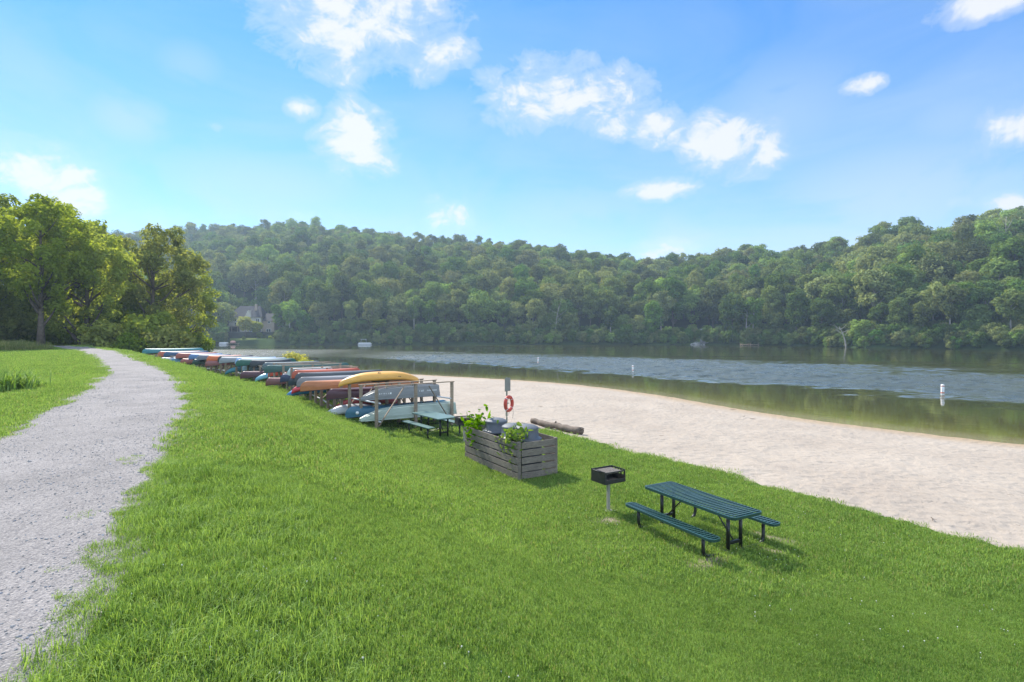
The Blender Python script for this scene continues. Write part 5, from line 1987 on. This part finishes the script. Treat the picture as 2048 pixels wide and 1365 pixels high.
# retaining wall / clipped hedge below the house
x0, x1 = q_of(455) * 254, q_of(548) * 254
m = MB(); m.box(((x0 + x1) / 2, 254.0, 3.2), (x1 - x0, 1.6, 3.7), bev=.2)
o = m.build('retaining_wall', M['dark_wall'], None); tag(o, 'dark planted retaining wall below the lakeside house', 'wall')
m = MB()
rr_ = [(q_of(462) * 243.2, 243.2), (q_of(532) * 243.5, 243.5), (q_of(534) * 253, 253), (q_of(458) * 253, 253)]
NX, NY = 14, 8
rows = []
for j in range(NY):
    v = j / (NY - 1)
    rows.append([])
    for i in range(NX):
        u = i / (NX - 1)
        x = (rr_[0][0] * (1 - u) + rr_[1][0] * u) * (1 - v) + (rr_[3][0] * (1 - u) + rr_[2][0] * u) * v
        y = (rr_[0][1] * (1 - u) + rr_[1][1] * u) * (1 - v) + (rr_[3][1] * (1 - u) + rr_[2][1] * u) * v
        rows[-1].append((x, y, float(zhill_h(np.array([x]), np.array([y]))[0]) + .12))
m.grid(rows)
M['shore_lawn'] = plain('shore_lawn', (.13, .17, .04), .95, var=.25, scale=.4, spec=.05)
tag(m.build('shore_lawn', M['shore_lawn']), 'small sunlit lawn by the water below the lakeside house', 'lawn', kind='structure')


def shore_shrub(px, Y, s, lab, proto, name='shore_shrub', sz=1.0, cat='shrub', grp='plants on the lakeside house\'s shore'):
    x = q_of(px) * Y
    return plant_tree(proto, (x, Y, float(zhill_h(np.array([x]), np.array([Y]))[0]) - .1), random.uniform(0, 6), s, lab, grp, cat=cat, name=name, sz=sz)


shore_shrub(487, 246.5, .38, 'round dark shrub on the shore lawn beside the dock', BUSH[0])
shore_shrub(519, 249, .62, 'dark evergreen shrub at the end of the shore lawn', BUSH[1])
shore_shrub(540, 248, .6, 'pale yellowish shrub below the house\'s brick wing', YB, sz=1.2)
shore_shrub(549, 247, .5, 'smaller pale yellowish shrub by the house\'s brick wing', YB)
HT = tree_meshes(13, 4.6, .30, 18, 2600, .42, M['leaf_near'], M['bark'], lobe_r=(.26, .42), trunk_r=.17)
shore_shrub(491, 248, .85, 'slender yard tree standing in front of the lakeside house', HT, 'yard_tree', cat='tree')
shore_shrub(513, 250, .66, 'smaller yard tree in front of the house\'s brick wing', HT, 'yard_tree', cat='tree')
shore_shrub(436, 250, 1.25, 'broad yard tree to one side of the lakeside house', HT, 'yard_tree', cat='tree', sz=1.0)
shore_shrub(420, 247, .95, 'dark yard tree over the small white dock boat', FOREST[2], 'yard_tree', cat='tree', sz=.75)
shore_shrub(395, 246, .80, 'dark tree drooping over the water beside the docks', FOREST[2], 'yard_tree', cat='tree', sz=.7)
shore_shrub(757, 236.5, .78, 'small bright yellow-green tree beside the white canopy boat', HT, 'shore_tree', cat='tree', sz=.75)


def pontoon(px, y, Y, L, lab, canopy=True):
    x = q_of(px) * Y
    e = empty('pontoon_boat', (x, Y, WATER), R(8), lab, 'boat', 'pontoon boats moored across the lake')
    m = MB(); m.smooth = True
    for yy in (-.85, .85): m.tube([(-L / 2, yy, .15), (L / 2 - .6, yy, .15), (L / 2, yy, .35)], [.33, .33, .1], 10)
    m.build('hull', M['pipe'], e)
    m = MB(); m.box((0, 0, .56), (L * .97, 2.4, .12)); m.build('deck', M['white'], e)
    m = MB()
    for yy in (-1.15, 1.15): m.box((-.1, yy, .78), (L * .82, .06, .34))
    m.box((-L * .44, 0, .78), (.06, 2.3, .34)); m.box((L * .36, 0, .78), (.06, 2.3, .34))
    m.build('side_panels', M['white'], e)
    if canopy:
        m = MB(); m.box((-.6, 0, 2.35), (L * .42, 2.1, .10), bev=.04); m.build('canopy', M['white'], e)
        m = MB(); m.smooth = True
        for sx in (-.6 - L * .2, -.6 + L * .2):
            for yy in (-1.1, 1.1): m.tube([(sx, yy, 1.2), (sx * .8, yy, 2.42)], .03, 5)
        m.build('canopy_frame', M['pipe'], e)


pontoon(730, 688, 229.5, 5.6, 'white pontoon boat with a pale canopy, alone by the wooded bank')
pontoon(448, 690, 238.5, 3.4, 'small white boat tied to the dock below the lakeside house', False)
pontoon(384, 690, 240.5, 2.6, 'small white boat half hidden at the wooded point', False)


def dock(px0, px1, Y, lab, h=.45, rail=False):
    x0, x1 = q_of(px0) * Y, q_of(px1) * Y
    e = empty('dock', ((x0 + x1) / 2, Y, WATER), 0, lab, 'dock', 'docks across the lake')
    m = MB(); m.box((0, 0, h), (x1 - x0, 2.2, .16)); m.build('deck', M['rack_wood'], e)
    nn = max(2, int((x1 - x0) / 3) + 1)
    for i in range(nn):
        for yy in (-1, 1):
            m = MB(); m.box((-(x1 - x0) / 2 + .15 + (x1 - x0 - .3) * i / (nn - 1), yy, h / 2 + (.45 if rail else 0) - .2), (.16, .16, h + (1.0 if rail else 0.1))); m.build('piling', M['rack_wood'], e)
    return e


dock(453, 479, 240, 'wooden dock below the lakeside house')
dock(1482, 1578, 217, 'long low floating dock under the trees', .3, True)
dx = at(466, 684, 240)
m = MB(); m.smooth = True
m.lathe([(.3, 0), (.75, .2), (.8, .8), (.5, 1.3), (.001, 1.4)], 14)
M['coral'] = plain('faded_coral_cover', (.60, .30, .25), .6)
o = m.build('covered_watercraft', M['coral'], None, (dx.x, 240.0, WATER + .54)); tag(o, 'coral-coloured covered watercraft parked on the dock', 'watercraft'); o.scale = (1.5, 1, .8)

# rock outcrops at the waterline
for i, (px, y, w, h) in enumerate(ROCKS):
    q = q_of(px); Ys = float(Yshore(q)); Y = Ys + 4
    kk = Y / F
    r = np.random.default_rng(50 + i)
    n1, n2 = 26, 14
    W_, H_ = w * kk, (692 - y + h / 2) * kk * .9
    rows = []
    for a in range(n1):
        u = a / (n1 - 1) * 2 - 1
        rows.append([])
        for b in range(n2):
            v = b / (n2 - 1)
            env = (1 - abs(u) ** 2.2)
            zz1 = H_ * v * env * (.75 + .5 * vnoise(np.array([u * 3 + 9 * i]), np.array([1.0]), 5)[0])
            dep = 7.0 * v ** 1.2
            j = fbm(np.array([u * 5 + i * 3.1]), np.array([v * 6.0]), 7 + i, 4)[0] - .5
            rows[-1].append((u * W_ + j * 1.2, -3.2 + dep + j * 3.2, zz1 + (fbm(np.array([u * 7.0]), np.array([v * 5 + i]), 17, 3)[0] - .5) * 1.6 - .35))
    m = MB(); m.grid(rows)
    labs = ['grey rock outcrop at the far waterline, second from the boat', 'pale grey rock face in the middle of the far shore', 'largest grey rock face at the far waterline', 'upper grey rock face behind the largest one', 'smallest grey rock at the far waterline']
    o = m.build('rock_outcrop', M['rock'], None, (q * Y, Y, WATER)); tag(o, labs[i], 'rock', 'grey rock outcrops on the far shore')

# a bare pale snag on the right hill, and a leaning bare trunk near the water
def snag(px, y0, Y, h, lab, seed, lean=.1):
    r = np.random.default_rng(seed)
    x = q_of(px) * Y
    z = float(zhill_h(np.array([x]), np.array([Y]))[0])
    m = MB(); m.smooth = True
    tp = [(lean * h * u * u, 0, h * u) for u in np.linspace(0, 1, 7)]
    m.tube(tp, [.34 * (1 - .8 * u) for u in np.linspace(0, 1, 7)], 7)
    for k_ in range(7):
        u = r.uniform(.35, .9); a = r.uniform(0, 6.28); l = h * r.uniform(.2, .4)
        p = Vector((lean * h * u * u, 0, h * u))
        t_ = p + Vector((math.cos(a) * l, math.sin(a) * l * .6, l * r.uniform(.5, 1.0)))
        m.tube([p, p.lerp(t_, .5) + Vector((0, 0, -.2)), t_], [.16 * (1 - .5 * u), .1 * (1 - .5 * u), .03], 5)
    o = m.build('bare_tree', M['pale_bark'], None, (x, Y, z - .3)); tag(o, lab, 'tree', 'bare pale trees on the far shore')


snag(2010, 480, 214, 24, 'pale bare-limbed tree high on the steep right-hand hill', 3, .02)
snag(1692, 690, 188, 8, 'leaning bare pale trunk at the water under the right-hand hill', 4, -.3)
snag(1492, 690, 223, 12, 'bare pale trunk beside the floating dock', 6, .05)
snag(1110, 690, 238, 15, 'bare pale tree above the middle rock face', 7, .12)

# ------------------------------------------------------------------ light, sky, haze
sv = Vector((math.sin(SUN_AZ) * math.cos(SUN_EL), math.cos(SUN_AZ) * math.cos(SUN_EL), math.sin(SUN_EL)))
sl = bpy.data.lights.new('sun', 'SUN')
sl.energy = 4.2
sl.angle = R(.53)
sl.color = (1.0, .95, .86)
so = bpy.data.objects.new('sun', sl)
so.rotation_euler = sv.to_track_quat('Z', 'Y').to_euler()
so.location = (-30, 30, 60)
COL.objects.link(so)

w = bpy.data.worlds.new('World'); SC.world = w; w.use_nodes = True
nt = w.node_tree; N, L = nt.nodes, nt.links
bg = N['Background']
sky = nd(nt, 'ShaderNodeTexSky', sky_type='NISHITA', sun_disc=False)
sky.sun_elevation = SUN_EL
sky.sun_rotation = SUN_AZ
sky.altitude = 100; sky.air_density = 1.0; sky.dust_density = 0.0; sky.ozone_density = 3.0
hs = nd(nt, 'ShaderNodeHueSaturation'); hs.inputs['Saturation'].default_value = 1.35
L.new(mixc(nt, 1.0, sky.outputs[0], (.87, .90, .97), 'MULTIPLY'), hs.inputs['Color'])
tc = nd(nt, 'ShaderNodeTexCoord')
sx = nd(nt, 'ShaderNodeSeparateXYZ'); L.new(tc.outputs['Generated'], sx.inputs[0])
az = mathn(nt, 'ARCTAN2', sx.outputs['X'], sx.outputs['Y'])
el = mathn(nt, 'ARCSINE', sx.outputs['Z'])
cv_ = nd(nt, 'ShaderNodeCombineXYZ'); L.new(az, cv_.inputs[0]); L.new(el, cv_.inputs[1])
mp = nd(nt, 'ShaderNodeMapping'); mp.inputs['Scale'].default_value = (1, 1.5, 1); L.new(cv_.outputs[0], mp.inputs['Vector'])
big = noise(nt, 6.0, 10, .62, mp.outputs[0], .8)
fine = noise(nt, 20, 8, .66, mp.outputs[0], .6)
mp3 = nd(nt, 'ShaderNodeMapping'); mp3.inputs['Scale'].default_value = (.8, 2.2, 1); mp3.inputs['Rotation'].default_value = (0, 0, R(-24)); L.new(cv_.outputs[0], mp3.inputs['Vector'])
cir = noise(nt, 3.2, 9, .6, mp3.outputs[0], .8)


def azel(px, y):
    X, Z = (px - 1024) / F, (HOR - y) / F
    return math.atan2(X, 1), math.atan2(Z, math.hypot(X, 1))


BLOBS = [(720, 25, 190, 95, 1.0), (880, 95, 75, 30, .9), (640, 60, 90, 50, .6), (1120, 195, 150, 60, 1.0), (1220, 180, 70, 45, .9), (1000, 185, 70, 30, .6), (1465, 285, 95, 62, 1.05), (1425, 240, 50, 35, .9), (1520, 310, 50, 28, .9),
         (715, 290, 82, 58, 1.0), (700, 230, 45, 38, .7), (605, 220, 34, 22, 1.0), (45, 350, 130, 62, 1.0), (150, 405, 90, 40, .95), (1335, 380, 85, 20, 1.0), (1725, 172, 42, 17, .95),
         (2015, 258, 75, 40, 1.1), (890, 430, 50, 36, .95), (1315, 508, 70, 26, 1.0), (1970, 4, 95, 30, 1.1), (2025, 412, 65, 24, 1.0), (1320, 250, 60, 45, .75), (255, 235, 85, 45, .45), (370, 130, 55, 40, .35),
         (610, 432, 32, 18, .7), (1885, 212, 45, 16, .5), (1215, 260, 60, 30, .55), (440, 255, 50, 18, .4), (1920, 405, 30, 16, .6), (-250, 300, 200, 80, .8), (2350, 200, 200, 90, .8)]
acc = None
for px, y, rx, ry, wgt in BLOBS:
    a0, e0 = azel(px, y)
    c2 = math.cos(a0) ** 2
    ra, re = rx / F * c2 ** .9, ry / F * math.cos(a0)
    u = mathn(nt, 'DIVIDE', mathn(nt, 'SUBTRACT', az, a0), ra * 1.25)
    v = mathn(nt, 'DIVIDE', mathn(nt, 'SUBTRACT', el, e0), re * 1.3)
    d2_ = mathn(nt, 'MULTIPLY_ADD', u, u, mathn(nt, 'MULTIPLY', v, v))
    g = mathn(nt, 'MULTIPLY', mathn(nt, 'POWER', 2.718, mathn(nt, 'MULTIPLY', d2_, -1.0)), wgt)
    acc = g if acc is None else mathn(nt, 'MAXIMUM', acc, g)
nz = mathn(nt, 'ADD', mathn(nt, 'MULTIPLY', mathn(nt, 'SUBTRACT', big.outputs['Fac'], .5), 1.9), mathn(nt, 'MULTIPLY', mathn(nt, 'SUBTRACT', fine.outputs['Fac'], .5), 1.15))
cm = mathn(nt, 'ADD', acc, nz)
cm = mathn(nt, 'MULTIPLY', cm, ramp(nt, acc, [(.05, 0.0), (.4, 1.0)]).outputs['Color'])
dense = ramp(nt, cm, [(.05, 0.0), (.62, .46), (1.35, .95)], 'EASE').outputs['Color']
# thin high cloud, thicker towards the horizon; overhead and behind added as fill light
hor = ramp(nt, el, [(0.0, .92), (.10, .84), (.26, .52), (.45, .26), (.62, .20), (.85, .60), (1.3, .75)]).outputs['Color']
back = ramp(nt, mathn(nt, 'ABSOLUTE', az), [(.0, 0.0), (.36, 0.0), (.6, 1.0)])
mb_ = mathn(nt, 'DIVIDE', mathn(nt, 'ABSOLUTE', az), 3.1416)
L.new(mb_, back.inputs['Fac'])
hor = mathn(nt, 'MAXIMUM', hor, mathn(nt, 'MULTIPLY', back.outputs['Color'], .8))  # unseen cloud behind the camera, added for neutral fill light
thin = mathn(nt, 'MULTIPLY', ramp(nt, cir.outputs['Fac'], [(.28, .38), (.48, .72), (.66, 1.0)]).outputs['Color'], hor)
vac = None
for px, y, rx, ry, wgt in [(1780, 400, 360, 120, .62), (540, 375, 300, 75, .55), (255, 240, 110, 55, .55), (1150, 430, 280, 70, .5), (1560, 240, 220, 110, .45), (900, 240, 160, 60, .35), (380, 130, 90, 45, .4), (1900, 240, 160, 70, .45), (80, 430, 220, 60, .6)]:
    a0, e0 = azel(px, y)
    u = mathn(nt, 'DIVIDE', mathn(nt, 'SUBTRACT', az, a0), rx / F * math.cos(a0) ** 2 * 1.2)
    v = mathn(nt, 'DIVIDE', mathn(nt, 'SUBTRACT', el, e0), ry / F * math.cos(a0) * 1.3)
    g = mathn(nt, 'MULTIPLY', mathn(nt, 'POWER', 2.718, mathn(nt, 'MULTIPLY', mathn(nt, 'MULTIPLY_ADD', u, u, mathn(nt, 'MULTIPLY', v, v)), -1.0)), wgt)
    vac = g if vac is None else mathn(nt, 'MAXIMUM', vac, g)
wisp = mathn(nt, 'ADD', mathn(nt, 'MULTIPLY', cir.outputs['Fac'], 1.5), mathn(nt, 'MULTIPLY', big.outputs['Fac'], .7))
veil = mathn(nt, 'MULTIPLY', vac, ramp(nt, wisp, [(.62, .25), (1.0, 1.0)]).outputs['Color'])
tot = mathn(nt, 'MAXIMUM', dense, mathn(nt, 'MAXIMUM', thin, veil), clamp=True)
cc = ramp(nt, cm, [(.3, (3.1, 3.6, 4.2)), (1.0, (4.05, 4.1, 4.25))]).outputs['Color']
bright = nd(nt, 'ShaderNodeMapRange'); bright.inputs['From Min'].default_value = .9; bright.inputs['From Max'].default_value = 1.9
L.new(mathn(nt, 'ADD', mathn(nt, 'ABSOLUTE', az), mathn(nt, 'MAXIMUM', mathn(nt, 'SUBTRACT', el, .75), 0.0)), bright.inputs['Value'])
bright.inputs['To Min'].default_value = 1.0; bright.inputs['To Max'].default_value = 2.3  # clouds outside the view brightened as added fill light
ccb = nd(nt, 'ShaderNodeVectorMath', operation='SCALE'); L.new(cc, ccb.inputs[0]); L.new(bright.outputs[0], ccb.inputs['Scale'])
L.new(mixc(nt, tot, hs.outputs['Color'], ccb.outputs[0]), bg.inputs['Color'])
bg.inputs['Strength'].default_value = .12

HAZE = True
if HAZE:
    m = bpy.data.materials.new('haze_air'); m.use_nodes = True
    n_ = m.node_tree.nodes; n_.remove(n_['Principled BSDF'])
    v = n_.new('ShaderNodeVolumePrincipled')
    v.inputs['Color'].default_value = (.62, .80, 1.0, 1)
    v.inputs['Density'].default_value = .00038
    v.inputs['Anisotropy'].default_value = .25
    m.node_tree.links.new(v.outputs[0], n_['Material Output'].inputs['Volume'])
    mb = MB(); mb.box((0, 120, 58), (2300, 1120, 128))
    o = mb.build('haze', m); tag(o, 'thin blue summer haze over the lake and hills', 'haze', kind='stuff')

SC.view_settings.view_transform = 'Standard'
SC.view_settings.look = 'None'
SC.view_settings.exposure = 0.96
SC.view_settings.gamma = 1.0
SC.render.engine = 'CYCLES'
SC.cycles.max_bounces = 6
SC.cycles.diffuse_bounces = 3
SC.cycles.glossy_bounces = 3
SC.cycles.transmission_bounces = 4
SC.cycles.volume_bounces = 0
SC.cycles.caustics_reflective = False
SC.cycles.caustics_refractive = False
SC.cycles.sample_clamp_indirect = 6
SC.cycles.use_denoising = True
